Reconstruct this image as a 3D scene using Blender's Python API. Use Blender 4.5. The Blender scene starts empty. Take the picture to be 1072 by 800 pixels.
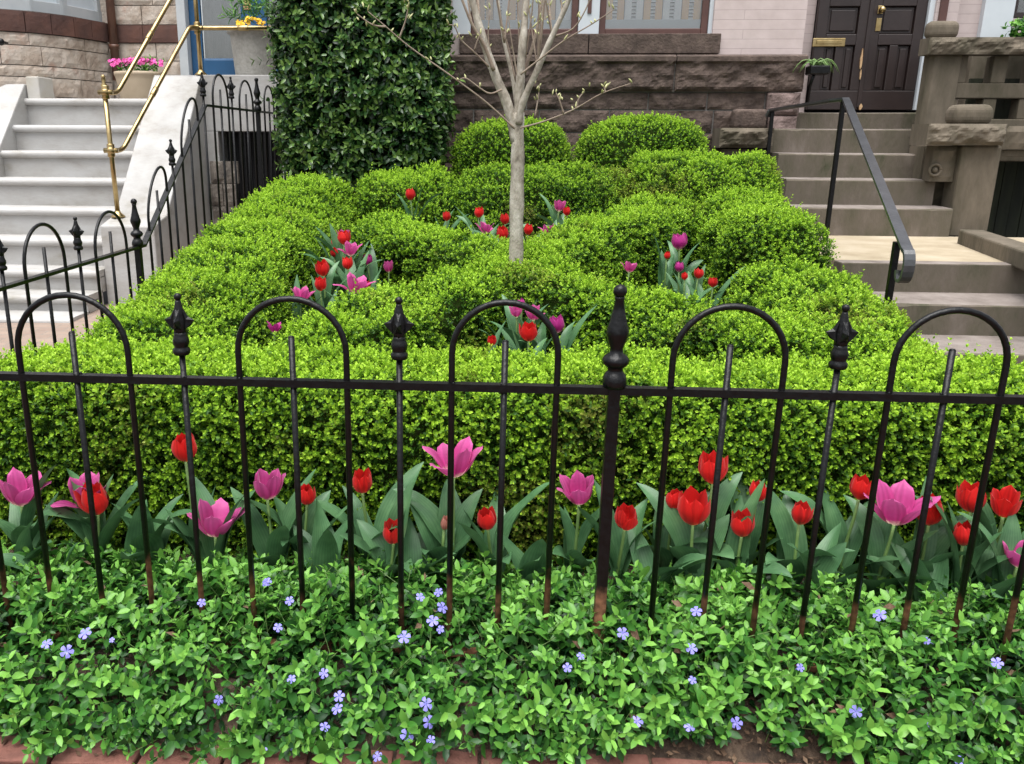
import bpy, math, random
import numpy as np
from mathutils import Vector, Matrix, noise as mnoise

random.seed(7)
rng = np.random.default_rng(11)
scn = bpy.context.scene
col = scn.collection
R = math.radians

# ------------------------------------------------------------------ camera
FPX, PPX, PPY, IMW, IMH = 892.5, 457.8, 400.0, 1072.0, 800.0
PITCH, YAW, ROLL = R(15.917), R(-3.705), R(-0.3015)
CAM = np.array([0.0, -1.95, 1.4])
FWD = np.array([math.sin(YAW)*math.cos(PITCH), math.cos(YAW)*math.cos(PITCH), -math.sin(PITCH)])
_r = np.array([math.cos(YAW), -math.sin(YAW), 0.0]); _d = np.cross(FWD, _r)
RGT = math.cos(ROLL)*_r + math.sin(ROLL)*_d
DWN = -math.sin(ROLL)*_r + math.cos(ROLL)*_d
cam_data = bpy.data.cameras.new("camera")
cam = bpy.data.objects.new("camera", cam_data); col.objects.link(cam)
cam.matrix_world = Matrix(((RGT[0], -DWN[0], -FWD[0], CAM[0]), (RGT[1], -DWN[1], -FWD[1], CAM[1]),
                           (RGT[2], -DWN[2], -FWD[2], CAM[2]), (0, 0, 0, 1)))
cam_data.sensor_fit = 'HORIZONTAL'
cam_data.angle = 2*math.atan(IMW/2/FPX)
cam_data.shift_x = (IMW/2-PPX)/IMW
cam_data.clip_start = 0.05; cam_data.clip_end = 2000
scn.camera = cam

# ------------------------------------------------------------------ sky and sun (bright overcast)
SUN_EL, SUN_AZ = R(74), R(200)        # azimuth clockwise from +Y
world = bpy.data.worlds.new("World"); scn.world = world; world.use_nodes = True
wn, wl = world.node_tree.nodes, world.node_tree.links
sky = wn.new('ShaderNodeTexSky'); sky.sky_type = 'NISHITA'; sky.sun_disc = False
sky.sun_elevation = SUN_EL; sky.sun_rotation = SUN_AZ
sky.air_density = 1.0; sky.dust_density = 4.0; sky.ozone_density = 1.0
hsv = wn.new('ShaderNodeHueSaturation'); hsv.inputs['Saturation'].default_value = 0.25
wl.new(sky.outputs[0], hsv.inputs['Color'])
bg = wn['Background']; bg.inputs['Strength'].default_value = 0.09
wl.new(hsv.outputs[0], bg.inputs['Color'])
sun_d = bpy.data.lights.new("sun", 'SUN'); sun_d.energy = 1.5; sun_d.angle = R(60); sun_d.color = (1.0, 0.985, 0.96)
sun = bpy.data.objects.new("sun", sun_d); col.objects.link(sun)
sd = Vector((math.sin(SUN_AZ)*math.cos(SUN_EL), math.cos(SUN_AZ)*math.cos(SUN_EL), math.sin(SUN_EL)))
sun.rotation_euler = sd.to_track_quat('Z', 'Y').to_euler()
scn.view_settings.view_transform = 'Standard'; scn.view_settings.look = 'None'
scn.view_settings.exposure = 1.6; scn.view_settings.gamma = 1.0
scn.view_settings.use_curve_mapping = False
scn.render.engine = 'CYCLES'
scn.cycles.max_bounces = 6; scn.cycles.diffuse_bounces = 3; scn.cycles.glossy_bounces = 3
scn.cycles.transmission_bounces = 4; scn.cycles.transparent_max_bounces = 8
scn.cycles.use_denoising = True

# ------------------------------------------------------------------ helpers
def un(px, py, X=None, Y=None, Z=None):
    """world point of the photograph's pixel on the plane X=, Y= or Z="""
    v = FWD + RGT*(px-PPX)/FPX + DWN*(py-PPY)/FPX
    if X is not None: t = (X-CAM[0])/v[0]
    elif Y is not None: t = (Y-CAM[1])/v[1]
    else: t = (Z-CAM[2])/v[2]
    return CAM + t*v

def tag(o, label=None, cat=None, group=None, kind=None):
    if label: o['label'] = label
    if cat: o['category'] = cat
    if group: o['group'] = group
    if kind: o['kind'] = kind
    return o

def empty(name, loc, label=None, cat=None, group=None, kind=None):
    o = bpy.data.objects.new(name, None); o.empty_display_size = 0.1
    col.objects.link(o); o.location = [float(v) for v in loc]
    return tag(o, label, cat, group, kind)

def origin(o):
    v = np.zeros(3)
    while o is not None:
        v = v + np.array(o.location); o = o.parent
    return v

def link(name, mesh, mats, parent=None, loc=None):
    for m in (mats if isinstance(mats, (list, tuple)) else [mats]): mesh.materials.append(m)
    o = bpy.data.objects.new(name, mesh); col.objects.link(o)
    if parent is not None: o.parent = parent
    elif loc is not None: o.location = [float(v) for v in loc]
    return o

def np_mesh(name, V, F, smooth=False, attrs=None):
    """V (n,3) float, F (m,k) int; all faces with k corners"""
    me = bpy.data.meshes.new(name)
    V = np.asarray(V, dtype=np.float32); F = np.asarray(F, dtype=np.int32)
    m, k = F.shape
    me.vertices.add(len(V)); me.vertices.foreach_set('co', V.ravel())
    me.loops.add(m*k); me.loops.foreach_set('vertex_index', F.ravel())
    me.polygons.add(m)
    me.polygons.foreach_set('loop_start', np.arange(m, dtype=np.int32)*k)
    me.polygons.foreach_set('loop_total', np.full(m, k, dtype=np.int32))
    if smooth: me.polygons.foreach_set('use_smooth', np.ones(m, dtype=bool))
    for nm, arr in (attrs or {}).items():
        a = me.attributes.new(nm, 'FLOAT', 'POINT'); a.data.foreach_set('value', np.asarray(arr, dtype=np.float32))
    me.update(calc_edges=True); me.validate()
    return me

class MB:
    """collects shapes, then links them as one mesh object"""
    def __init__(s): s.v = []; s.f = []; s.mi = []; s.m = 0; s.sm = []
    def add(s, vs, fs, smooth=False):
        b = len(s.v); s.v += [tuple(float(c) for c in p) for p in vs]
        for f in fs: s.f.append([b+i for i in f]); s.mi.append(s.m); s.sm.append(smooth)
        return s
    def box(s, x0, y0, z0, x1, y1, z1):
        return s.hexa([(x0,y0,z0),(x1,y0,z0),(x1,y1,z0),(x0,y1,z0),(x0,y0,z1),(x1,y0,z1),(x1,y1,z1),(x0,y1,z1)])
    def hexa(s, p):
        return s.add(p, [(3,2,1,0),(4,5,6,7),(0,1,5,4),(1,2,6,5),(2,3,7,6),(3,0,4,7)])
    def tube(s, pts, rad, n=10, sq=False, cap=True):
        pts = [np.array(p, dtype=float) for p in pts]
        rads = rad if isinstance(rad, (list, tuple, np.ndarray)) else [rad]*len(pts)
        vs = []; fs = []; ref = None
        for i, p in enumerate(pts):
            t = pts[min(i+1, len(pts)-1)]-pts[max(i-1, 0)]; t = t/(np.linalg.norm(t)+1e-12)
            if ref is None:
                h = np.array([0,0,1.0]) if abs(t[2]) < .9 else np.array([1.0,0,0])
                ref = np.cross(t, h)
            ref = ref - t*(ref@t); ref /= np.linalg.norm(ref); b = np.cross(t, ref)
            for k in range(n):
                a = 2*math.pi*(k+(.5 if sq else 0))/n
                vs.append(p+rads[i]*(math.cos(a)*ref+math.sin(a)*b))
        for i in range(len(pts)-1):
            for k in range(n):
                fs.append((i*n+k, i*n+(k+1) % n, (i+1)*n+(k+1) % n, (i+1)*n+k))
        if cap:
            fs.append(tuple(range(n-1, -1, -1))); fs.append(tuple((len(pts)-1)*n+k for k in range(n)))
        return s.add(vs, fs, smooth=not sq)
    def lathe(s, prof, c, n=20, smooth=True):
        vs = []; fs = []; m = len(prof)
        for r, z in prof:
            for k in range(n):
                a = 2*math.pi*k/n; vs.append((c[0]+r*math.cos(a), c[1]+r*math.sin(a), c[2]+z))
        for i in range(m-1):
            for k in range(n): fs.append((i*n+k, i*n+(k+1) % n, (i+1)*n+(k+1) % n, (i+1)*n+k))
        fs.append(tuple(range(n-1, -1, -1))); fs.append(tuple((m-1)*n+k for k in range(n)))
        return s.add(vs, fs, smooth)
    def ball(s, c, r, n=12, sc=(1,1,1)):
        vs = []; fs = []; m = n//2
        for i in range(m+1):
            th = math.pi*i/m
            for k in range(n):
                a = 2*math.pi*k/n
                vs.append((c[0]+sc[0]*r*math.sin(th)*math.cos(a), c[1]+sc[1]*r*math.sin(th)*math.sin(a), c[2]+sc[2]*r*math.cos(th)))
        for i in range(m):
            for k in range(n): fs.append((i*n+k, (i+1)*n+k, (i+1)*n+(k+1) % n, i*n+(k+1) % n))
        return s.add(vs, fs, True)
    def build(s, name, mats, parent=None, loc=None, bevel=0, seg=2):
        me = bpy.data.meshes.new(name)
        o0 = origin(parent) if parent is not None else (np.array(loc) if loc is not None else np.zeros(3))
        me.from_pydata([tuple(np.array(v)-o0) for v in s.v], [], s.f)
        me.polygons.foreach_set('material_index', s.mi); me.polygons.foreach_set('use_smooth', s.sm)
        me.update()
        o = link(name, me, mats, parent, loc)
        if bevel:
            b = o.modifiers.new('bevel', 'BEVEL'); b.width = bevel; b.segments = seg; b.limit_method = 'ANGLE'; b.angle_limit = R(40)
        return o

def fbm(p, f=1.0, oct_=3):
    v = 0; a = 1
    for i in range(oct_):
        v += a*mnoise.noise(Vector((p[0]*f, p[1]*f, p[2]*f))+Vector((i*7.3, i*3.1, i*1.7))); f *= 2.1; a *= .5
    return v

# ------------------------------------------------------------------ materials
def new_mat(name):
    m = bpy.data.materials.new(name); m.use_nodes = True
    nt = m.node_tree; return m, nt, nt.nodes, nt.links, nt.nodes['Principled BSDF']

def ramp(n, stops):
    r = n.new('ShaderNodeValToRGB'); el = r.color_ramp.elements
    while len(el) < len(stops): el.new(0.5)
    for e, (p, c) in zip(el, stops): e.position = p; e.color = (*c, 1)
    return r

def mottled(name, cols, scale=6, rough=.8, bump=.3, bscale=None, metal=0, coat=0, stretch=None, detail=6, spec=.5, bdist=.01):
    m, nt, n, l, b = new_mat(name)
    tc = n.new('ShaderNodeTexCoord'); mp = n.new('ShaderNodeMapping'); l.new(tc.outputs['Object'], mp.inputs[0])
    if stretch: mp.inputs['Scale'].default_value = stretch
    t = n.new('ShaderNodeTexNoise'); t.inputs['Scale'].default_value = scale; t.inputs['Detail'].default_value = detail
    t.inputs['Roughness'].default_value = .65
    l.new(mp.outputs[0], t.inputs['Vector'])
    k = len(cols); r = ramp(n, [(.3+.4*i/max(1, k-1), c) for i, c in enumerate(cols)])
    l.new(t.outputs['Fac'], r.inputs[0]); l.new(r.outputs[0], b.inputs['Base Color'])
    b.inputs['Roughness'].default_value = rough; b.inputs['Metallic'].default_value = metal
    b.inputs['Specular IOR Level'].default_value = spec
    if coat: b.inputs['Coat Weight'].default_value = coat
    if bump:
        t2 = n.new('ShaderNodeTexNoise'); t2.inputs['Scale'].default_value = bscale or scale*5; t2.inputs['Detail'].default_value = 6
        l.new(mp.outputs[0], t2.inputs['Vector'])
        bp = n.new('ShaderNodeBump'); bp.inputs['Strength'].default_value = bump; bp.inputs['Distance'].default_value = bdist
        l.new(t2.outputs['Fac'], bp.inputs['Height']); l.new(bp.outputs[0], b.inputs['Normal'])
    return m

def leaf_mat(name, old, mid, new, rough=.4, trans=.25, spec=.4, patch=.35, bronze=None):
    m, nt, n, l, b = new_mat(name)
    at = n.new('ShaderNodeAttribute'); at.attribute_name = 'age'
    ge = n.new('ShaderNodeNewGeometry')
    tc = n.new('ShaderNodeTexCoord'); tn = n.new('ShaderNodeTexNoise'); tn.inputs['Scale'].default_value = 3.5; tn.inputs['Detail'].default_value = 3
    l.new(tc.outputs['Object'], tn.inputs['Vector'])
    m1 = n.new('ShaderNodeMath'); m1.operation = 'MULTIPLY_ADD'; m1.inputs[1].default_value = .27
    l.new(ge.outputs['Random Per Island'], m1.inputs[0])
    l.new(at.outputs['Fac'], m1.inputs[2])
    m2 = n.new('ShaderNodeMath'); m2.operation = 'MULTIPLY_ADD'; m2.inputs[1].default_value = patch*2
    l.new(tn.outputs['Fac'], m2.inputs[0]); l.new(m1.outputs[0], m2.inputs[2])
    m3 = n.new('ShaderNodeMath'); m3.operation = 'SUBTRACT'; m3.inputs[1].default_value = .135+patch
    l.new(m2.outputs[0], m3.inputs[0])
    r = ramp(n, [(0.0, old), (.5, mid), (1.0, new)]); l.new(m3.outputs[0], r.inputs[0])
    if bronze:      # patches of winter-bronzed and dry leaves
        t3 = n.new('ShaderNodeTexNoise'); t3.inputs['Scale'].default_value = 2.3; t3.inputs['Detail'].default_value = 5
        l.new(ge.outputs['Position'], t3.inputs['Vector'])
        a3 = n.new('ShaderNodeMath'); a3.operation = 'MULTIPLY_ADD'; a3.inputs[1].default_value = .16; l.new(ge.outputs['Random Per Island'], a3.inputs[0]); l.new(t3.outputs['Fac'], a3.inputs[2])
        r3 = ramp(n, [(.70, (0,0,0)), (.80, (.75,.75,.75))]); l.new(a3.outputs[0], r3.inputs[0])
        mb = n.new('ShaderNodeMix'); mb.data_type = 'RGBA'; l.new(r3.outputs[0], mb.inputs[0]); l.new(r.outputs[0], mb.inputs[6]); mb.inputs[7].default_value = (*bronze, 1)
        class _o: pass
        r = _o(); r.outputs = [mb.outputs[2]]
    l.new(r.outputs[0], b.inputs['Base Color'])
    b.inputs['Roughness'].default_value = rough; b.inputs['Specular IOR Level'].default_value = spec
    tr = n.new('ShaderNodeBsdfTranslucent'); l.new(r.outputs[0], tr.inputs['Color'])
    mx = n.new('ShaderNodeMixShader'); mx.inputs[0].default_value = trans
    l.new(b.outputs[0], mx.inputs[1]); l.new(tr.outputs[0], mx.inputs[2])
    l.new(mx.outputs[0], n['Material Output'].inputs['Surface'])
    return m

def brick_mat(name, c1, c2, mortar, bw, bh, ms=.006, rough=.7, bump=.5, plane='XZ', var=None):
    m, nt, n, l, b = new_mat(name)
    tc = n.new('ShaderNodeTexCoord'); sp = n.new('ShaderNodeSeparateXYZ'); cb = n.new('ShaderNodeCombineXYZ')
    l.new(tc.outputs['Object'], sp.inputs[0])
    ax = {'XZ': (0, 2), 'XY': (0, 1), 'YX': (1, 0), 'YZ': (1, 2)}[plane]
    l.new(sp.outputs[ax[0]], cb.inputs[0]); l.new(sp.outputs[ax[1]], cb.inputs[1])
    t = n.new('ShaderNodeTexBrick'); t.inputs['Scale'].default_value = 1
    t.inputs['Brick Width'].default_value = bw; t.inputs['Row Height'].default_value = bh
    t.inputs['Mortar Size'].default_value = ms; t.inputs['Mortar Smooth'].default_value = .3
    t.inputs['Color1'].default_value = (*c1, 1); t.inputs['Color2'].default_value = (*c2, 1); t.inputs['Mortar'].default_value = (*mortar, 1)
    l.new(cb.outputs[0], t.inputs['Vector'])
    nz = n.new('ShaderNodeTexNoise'); nz.inputs['Scale'].default_value = 9; nz.inputs['Detail'].default_value = 7
    l.new(tc.outputs['Object'], nz.inputs['Vector'])
    mx = n.new('ShaderNodeMix'); mx.data_type = 'RGBA'; mx.blend_type = 'MULTIPLY'; mx.inputs[0].default_value = .5
    rr = ramp(n, [(.3, (.72, .7, .68)), (.7, (1, 1, 1))]); l.new(nz.outputs['Fac'], rr.inputs[0])
    l.new(t.outputs['Color'], mx.inputs[6]); l.new(rr.outputs[0], mx.inputs[7])
    l.new(mx.outputs[2], b.inputs['Base Color']); b.inputs['Roughness'].default_value = rough
    sub = n.new('ShaderNodeMath'); sub.operation = 'MULTIPLY_ADD'; sub.inputs[1].default_value = -1.0
    l.new(t.outputs['Fac'], sub.inputs[0]); l.new(nz.outputs['Fac'], sub.inputs[2])
    bp = n.new('ShaderNodeBump'); bp.inputs['Strength'].default_value = bump; bp.inputs['Distance'].default_value = .006
    l.new(sub.outputs[0], bp.inputs['Height']); l.new(bp.outputs[0], b.inputs['Normal'])
    return m

M = {}
M['soil'] = mottled('soil', [(.02,.013,.009),(.055,.035,.022),(.11,.075,.05)], 30, .95, .9, 90)
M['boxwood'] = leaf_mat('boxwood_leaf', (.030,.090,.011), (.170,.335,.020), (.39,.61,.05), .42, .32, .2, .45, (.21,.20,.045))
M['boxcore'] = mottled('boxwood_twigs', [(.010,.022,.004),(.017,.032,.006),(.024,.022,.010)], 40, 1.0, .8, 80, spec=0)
M['shrubleaf'] = leaf_mat('glossy_leaf', (.012,.038,.012), (.036,.098,.022), (.14,.24,.05), .28, .12, .45, .4)
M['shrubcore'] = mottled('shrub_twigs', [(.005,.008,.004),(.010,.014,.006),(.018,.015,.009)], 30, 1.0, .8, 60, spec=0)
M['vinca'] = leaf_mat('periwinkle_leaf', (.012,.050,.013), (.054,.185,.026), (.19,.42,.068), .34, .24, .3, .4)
M['vincaflower'] = mottled('periwinkle_petal', [(.15,.14,.50),(.20,.19,.58),(.28,.26,.64)], 90, .6, 0)
M['stemg'] = mottled('green_stem', [(.10,.19,.05),(.17,.27,.08)], 20, .5, .1)
M['deadleaf'] = mottled('dead_leaf', [(.05,.026,.015),(.11,.062,.035),(.20,.14,.09)], 25, .9, .3)
M['marble'] = mottled('white_marble', [(.25,.235,.205),(.335,.325,.31),(.375,.37,.36),(.40,.40,.395)], 2.6, .6, .2, 30, stretch=(1,1,2.2), detail=9)
M['marblecream'] = mottled('stained_marble', [(.33,.30,.24),(.44,.42,.37),(.48,.47,.45)], 4, .6, .2, 30)
M['brownstone'] = mottled('brownstone', [(.034,.023,.018),(.075,.052,.042),(.13,.094,.077)], 9, .9, .7, 45, bdist=.012)
M['brownstone2'] = mottled('weathered_brownstone', [(.055,.048,.028),(.10,.082,.058),(.15,.122,.09)], 5, .9, .5, 40, stretch=(1,1,.35))
M['steptread'] = mottled('worn_step_stone', [(.12,.10,.085),(.18,.152,.135),(.23,.20,.18)], 6, .9, .4, 50)
M['stepriser'] = mottled('mossy_step_stone', [(.040,.044,.020),(.085,.073,.050),(.105,.086,.066),(.145,.12,.10)], 5, .9, .5, 45, stretch=(1,1,.4), detail=9)
M['landing'] = mottled('sandy_landing', [(.25,.20,.13),(.33,.275,.19),(.39,.33,.245)], 3, .9, .3, 60)
M['pinkstone'] = mottled('rough_pink_stone', [(.07,.05,.044),(.13,.092,.083),(.185,.136,.125)], 10, .95, .8, 50)
M['mortar'] = mottled('grey_mortar', [(.13,.125,.12),(.22,.21,.20)], 20, .9, .3)
M['pinkbrick'] = brick_mat('pink_painted_brick', (.50,.42,.405), (.52,.435,.42), (.38,.31,.30), 2.3, .076, .0026, .6, .3)
M['lstone'] = mottled('pale_rough_stone', [(.24,.185,.145),(.36,.295,.24),(.44,.385,.33),(.38,.26,.205)], 4.5, .9, .6, 30, bdist=.015)
M['lband'] = mottled('red_brown_stone', [(.045,.024,.021),(.085,.040,.031),(.125,.054,.037)], 3, .85, .4, 30)
M['blackiron'] = None
M['brass'] = mottled('brass', [(.27,.19,.085),(.38,.28,.13),(.48,.37,.19)], 12, .28, .05, metal=1.0)
M['drain'] = mottled('copper_brown_pipe', [(.07,.03,.02),(.13,.06,.035)], 8, .5, .1)
M['bluepaint'] = mottled('blue_paint', [(.008,.058,.14),(.012,.078,.185)], 3, .4, .05)
M['whitepaint'] = mottled('white_paint', [(.46,.50,.54),(.54,.58,.61)], 2, .45, .05)
M['greypaint'] = mottled('grey_white_paint', [(.34,.37,.39),(.44,.46,.47)], 3, .5, .1)
M['darkwood'] = mottled('dark_brown_door_paint', [(.017,.0105,.0095),(.027,.017,.0155)], 4, .42, .1, 30)
M['wornwood'] = mottled('bare_worn_wood', [(.32,.17,.08),(.52,.36,.2)], 20, .7, .2)
M['winbrown'] = mottled('red_brown_window_paint', [(.06,.025,.02),(.10,.045,.036)], 5, .4, .05)
M['shutter'] = mottled('orange_wood_shutter', [(.66,.36,.15),(.76,.48,.23)], 5, .5, .1, stretch=(1,1,.2))
M['shutterw'] = mottled('pale_shutter', [(.72,.73,.76),(.82,.83,.85)], 5, .5, .05)
M['darkroom'] = mottled('dark_interior', [(.01,.01,.011),(.02,.02,.022)], 2, .9, 0)
M['curtain'] = mottled('grey_curtain', [(.17,.185,.18),(.26,.275,.27)], 6, .9, .2, stretch=(3,3,.4))
M['terracotta'] = mottled('tan_pot', [(.34,.27,.185),(.42,.34,.245)], 5, .7, .1)
M['urn'] = mottled('pale_stone_planter', [(.25,.245,.22),(.36,.35,.325)], 25, .85, .5, 60)
M['pinkflower'] = mottled('pink_flower', [(.55,.04,.26),(.75,.12,.42)], 60, .6, 0)
M['yellowflower'] = mottled('yellow_flower', [(.80,.42,.01),(.85,.58,.03)], 60, .6, 0)
M['bark'] = mottled('pale_bark', [(.10,.085,.066),(.25,.22,.175),(.37,.34,.285),(.50,.47,.41)], 18, .85, .7, 70, stretch=(1,1,.45))
M['twig'] = mottled('twig_bark', [(.18,.13,.10),(.32,.26,.20)], 12, .85, .2)
M['bud'] = mottled('bud_green', [(.30,.32,.12),(.48,.46,.24)], 20, .5, 0)
M['mossboard'] = mottled('mossy_boards', [(.006,.007,.006),(.018,.021,.012),(.03,.035,.018)], 7, .95, .4, stretch=(1,1,.12))
M['stone_dark'] = mottled('rubble_stone', [(.06,.055,.05),(.15,.13,.11),(.25,.22,.19)], 9, .95, .8, 30)

def iron_mat():
    m, nt, n, l, b = new_mat('black_iron_paint')
    tc = n.new('ShaderNodeTexCoord'); ge = n.new('ShaderNodeNewGeometry'); sp = n.new('ShaderNodeSeparateXYZ')
    l.new(ge.outputs['Position'], sp.inputs[0])
    tn = n.new('ShaderNodeTexNoise'); tn.inputs['Scale'].default_value = 3.2; tn.inputs['Detail'].default_value = 5
    l.new(ge.outputs['Position'], tn.inputs['Vector'])
    # rust where the paint has gone near the ground
    a = n.new('ShaderNodeMath'); a.operation = 'MULTIPLY_ADD'; a.inputs[1].default_value = 1.0
    l.new(sp.outputs[2], a.inputs[0])
    s = n.new('ShaderNodeMath'); s.operation = 'MULTIPLY_ADD'; s.inputs[1].default_value = -.75; s.inputs[2].default_value = .125; l.new(tn.outputs['Fac'], s.inputs[0])
    l.new(s.outputs[0], a.inputs[2])
    r = ramp(n, [(-.0, (1,1,1)), (.055, (0,0,0))]); l.new(a.outputs[0], r.inputs[0])
    t2 = n.new('ShaderNodeTexNoise'); t2.inputs['Scale'].default_value = 60; t2.inputs['Detail'].default_value = 6
    l.new(ge.outputs['Position'], t2.inputs['Vector'])
    rc = ramp(n, [(.3, (.08,.034,.018)), (.7, (.25,.115,.06))]); l.new(t2.outputs['Fac'], rc.inputs[0])
    bc = ramp(n, [(.35, (.0016,.0017,.002)), (.75, (.0045,.0047,.0054))]); l.new(t2.outputs['Fac'], bc.inputs[0])
    mx = n.new('ShaderNodeMix'); mx.data_type = 'RGBA'
    l.new(r.outputs[0], mx.inputs[0]); l.new(bc.outputs[0], mx.inputs[6]); l.new(rc.outputs[0], mx.inputs[7])
    l.new(mx.outputs[2], b.inputs['Base Color'])
    mr = n.new('ShaderNodeMath'); mr.operation = 'MULTIPLY_ADD'; mr.inputs[1].default_value = .5; mr.inputs[2].default_value = .34
    l.new(r.outputs[0], mr.inputs[0]); l.new(mr.outputs[0], b.inputs['Roughness'])
    b.inputs['Specular IOR Level'].default_value = .28
    bp = n.new('ShaderNodeBump'); bp.inputs['Strength'].default_value = .7; bp.inputs['Distance'].default_value = .003
    l.new(t2.outputs['Fac'], bp.inputs['Height']); l.new(bp.outputs[0], b.inputs['Normal'])
    return m
M['blackiron'] = iron_mat()
M['railpaint'] = mottled('worn_grey_black_paint', [(.022,.023,.026),(.045,.047,.052)], 14, .3, .1, 60, spec=.9)

def glass_mat():
    m, nt, n, l, b = new_mat('window_glass')
    g = n.new('ShaderNodeBsdfGlossy'); g.inputs['Roughness'].default_value = .02
    t = n.new('ShaderNodeBsdfTransparent'); t.inputs['Color'].default_value = (.95,.96,.96,1)
    fr = n.new('ShaderNodeFresnel'); fr.inputs['IOR'].default_value = 1.5
    ad = n.new('ShaderNodeMath'); ad.operation = 'MULTIPLY_ADD'; ad.inputs[1].default_value = 1.0; ad.inputs[2].default_value = .09
    l.new(fr.outputs[0], ad.inputs[0])
    mx = n.new('ShaderNodeMixShader'); l.new(ad.outputs[0], mx.inputs[0]); l.new(t.outputs[0], mx.inputs[1]); l.new(g.outputs[0], mx.inputs[2])
    l.new(mx.outputs[0], n['Material Output'].inputs['Surface']); n.remove(b)
    return m
M['glass'] = glass_mat()

def petal_mat(name, base, mid, tip, trans=.38):
    """colour runs from the petal's pale base to its tip with fine veins"""
    m, nt, n, l, b = new_mat(name)
    at = n.new('ShaderNodeAttribute'); at.attribute_name = 'age'
    ge = n.new('ShaderNodeNewGeometry')
    nz = n.new('ShaderNodeTexNoise'); nz.inputs['Scale'].default_value = 90; nz.inputs['Detail'].default_value = 3
    l.new(ge.outputs['Position'], nz.inputs['Vector'])
    a = n.new('ShaderNodeMath'); a.operation = 'MULTIPLY_ADD'; a.inputs[1].default_value = .3
    l.new(nz.outputs['Fac'], a.inputs[0]); l.new(at.outputs['Fac'], a.inputs[2])
    a2 = n.new('ShaderNodeMath'); a2.operation = 'SUBTRACT'; a2.inputs[1].default_value = .15; l.new(a.outputs[0], a2.inputs[0])
    r = ramp(n, [(.02, base), (.22, mid), (.95, tip)]); l.new(a2.outputs[0], r.inputs[0])
    tn_ = n.new('ShaderNodeAttribute'); tn_.attribute_name = 'tone'
    rt = ramp(n, [(.1, (.62,.58,.60)), (.6, (1,1,1)), (1, (1,1,1))]); l.new(tn_.outputs['Fac'], rt.inputs[0])
    mt = n.new('ShaderNodeMix'); mt.data_type = 'RGBA'; mt.blend_type = 'MULTIPLY'; mt.inputs[0].default_value = 1; l.new(r.outputs[0], mt.inputs[6]); l.new(rt.outputs[0], mt.inputs[7])
    class _o: pass
    r = _o(); r.outputs = [mt.outputs[2]]
    l.new(r.outputs[0], b.inputs['Base Color']); b.inputs['Roughness'].default_value = .45; b.inputs['Specular IOR Level'].default_value = .3
    b.inputs['Sheen Weight'].default_value = .15
    tr = n.new('ShaderNodeBsdfTranslucent'); l.new(r.outputs[0], tr.inputs['Color'])
    mx = n.new('ShaderNodeMixShader'); mx.inputs[0].default_value = trans
    l.new(b.outputs[0], mx.inputs[1]); l.new(tr.outputs[0], mx.inputs[2]); l.new(mx.outputs[0], n['Material Output'].inputs['Surface'])
    return m
M['redpetal'] = petal_mat('red_tulip_petal', (.42,.07,.01), (.60,.008,.008), (.72,.014,.012))
M['pinkpetal'] = petal_mat('pink_tulip_petal', (.66,.50,.38), (.52,.030,.22), (.68,.11,.37))
M['magentapetal'] = petal_mat('magenta_tulip_petal', (.45,.25,.25), (.36,.010,.17), (.52,.04,.28))
M['palepetal'] = petal_mat('pale_bud_petal', (.35,.42,.15), (.60,.22,.16), (.75,.33,.27))
M['greenbud'] = petal_mat('green_bud_petal', (.20,.30,.08), (.33,.42,.15), (.52,.52,.22))
def tulip_leaf_mat():
    m, nt, n, l, b = new_mat('tulip_leaf')
    at = n.new('ShaderNodeAttribute'); at.attribute_name = 'age'     # across the blade
    ge = n.new('ShaderNodeNewGeometry')
    wv = n.new('ShaderNodeMath'); wv.operation = 'SINE'
    ml = n.new('ShaderNodeMath'); ml.operation = 'MULTIPLY'; ml.inputs[1].default_value = 55
    l.new(at.outputs['Fac'], ml.inputs[0]); l.new(ml.outputs[0], wv.inputs[0])
    nz = n.new('ShaderNodeTexNoise'); nz.inputs['Scale'].default_value = 14; nz.inputs['Detail'].default_value = 4
    l.new(ge.outputs['Position'], nz.inputs['Vector'])
    a = n.new('ShaderNodeMath'); a.operation = 'MULTIPLY_ADD'; a.inputs[1].default_value = .055
    l.new(wv.outputs[0], a.inputs[0]); l.new(nz.outputs['Fac'], a.inputs[2])
    r = ramp(n, [(.25, (.036,.095,.040)), (.5, (.066,.160,.066)), (.75, (.115,.235,.10))]); l.new(a.outputs[0], r.inputs[0])
    l.new(r.outputs[0], b.inputs['Base Color']); b.inputs['Roughness'].default_value = .42; b.inputs['Specular IOR Level'].default_value = .45
    tr = n.new('ShaderNodeBsdfTranslucent'); l.new(r.outputs[0], tr.inputs['Color'])
    mx = n.new('ShaderNodeMixShader'); mx.inputs[0].default_value = .14
    l.new(b.outputs[0], mx.inputs[1]); l.new(tr.outputs[0], mx.inputs[2]); l.new(mx.outputs[0], n['Material Output'].inputs['Surface'])
    return m
M['tulipleaf'] = tulip_leaf_mat()
M['walkbrick'] = mottled('red_walk_brick', [(.09,.036,.027),(.17,.068,.05),(.23,.11,.083)], 5, .85, .5, 60)
M['walkbrick2'] = brick_mat('pale_walk_brick', (.24,.175,.14), (.28,.21,.165), (.22,.18,.15), .2, .1, .008, .85, .4, 'XY')
M['asphalt'] = mottled('asphalt', [(.04,.04,.042),(.06,.06,.06)], 30, .9, .3)

# ------------------------------------------------------------------ ground
def zt(y): return .66+.145*(y-1.0)          # top of the clipped hedges
def gz(y): return .10 if y < .6 else .10+max(0, (y-.6))*.135 if y < 5.2 else .721
MB().add([(-400,-400,-.06),(400,-400,-.06),(400,400,-.06),(-400,400,-.06)], [(0,1,2,3)]).build('ground', M['asphalt'])
tag(bpy.data.objects['ground'], kind='structure')

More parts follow.
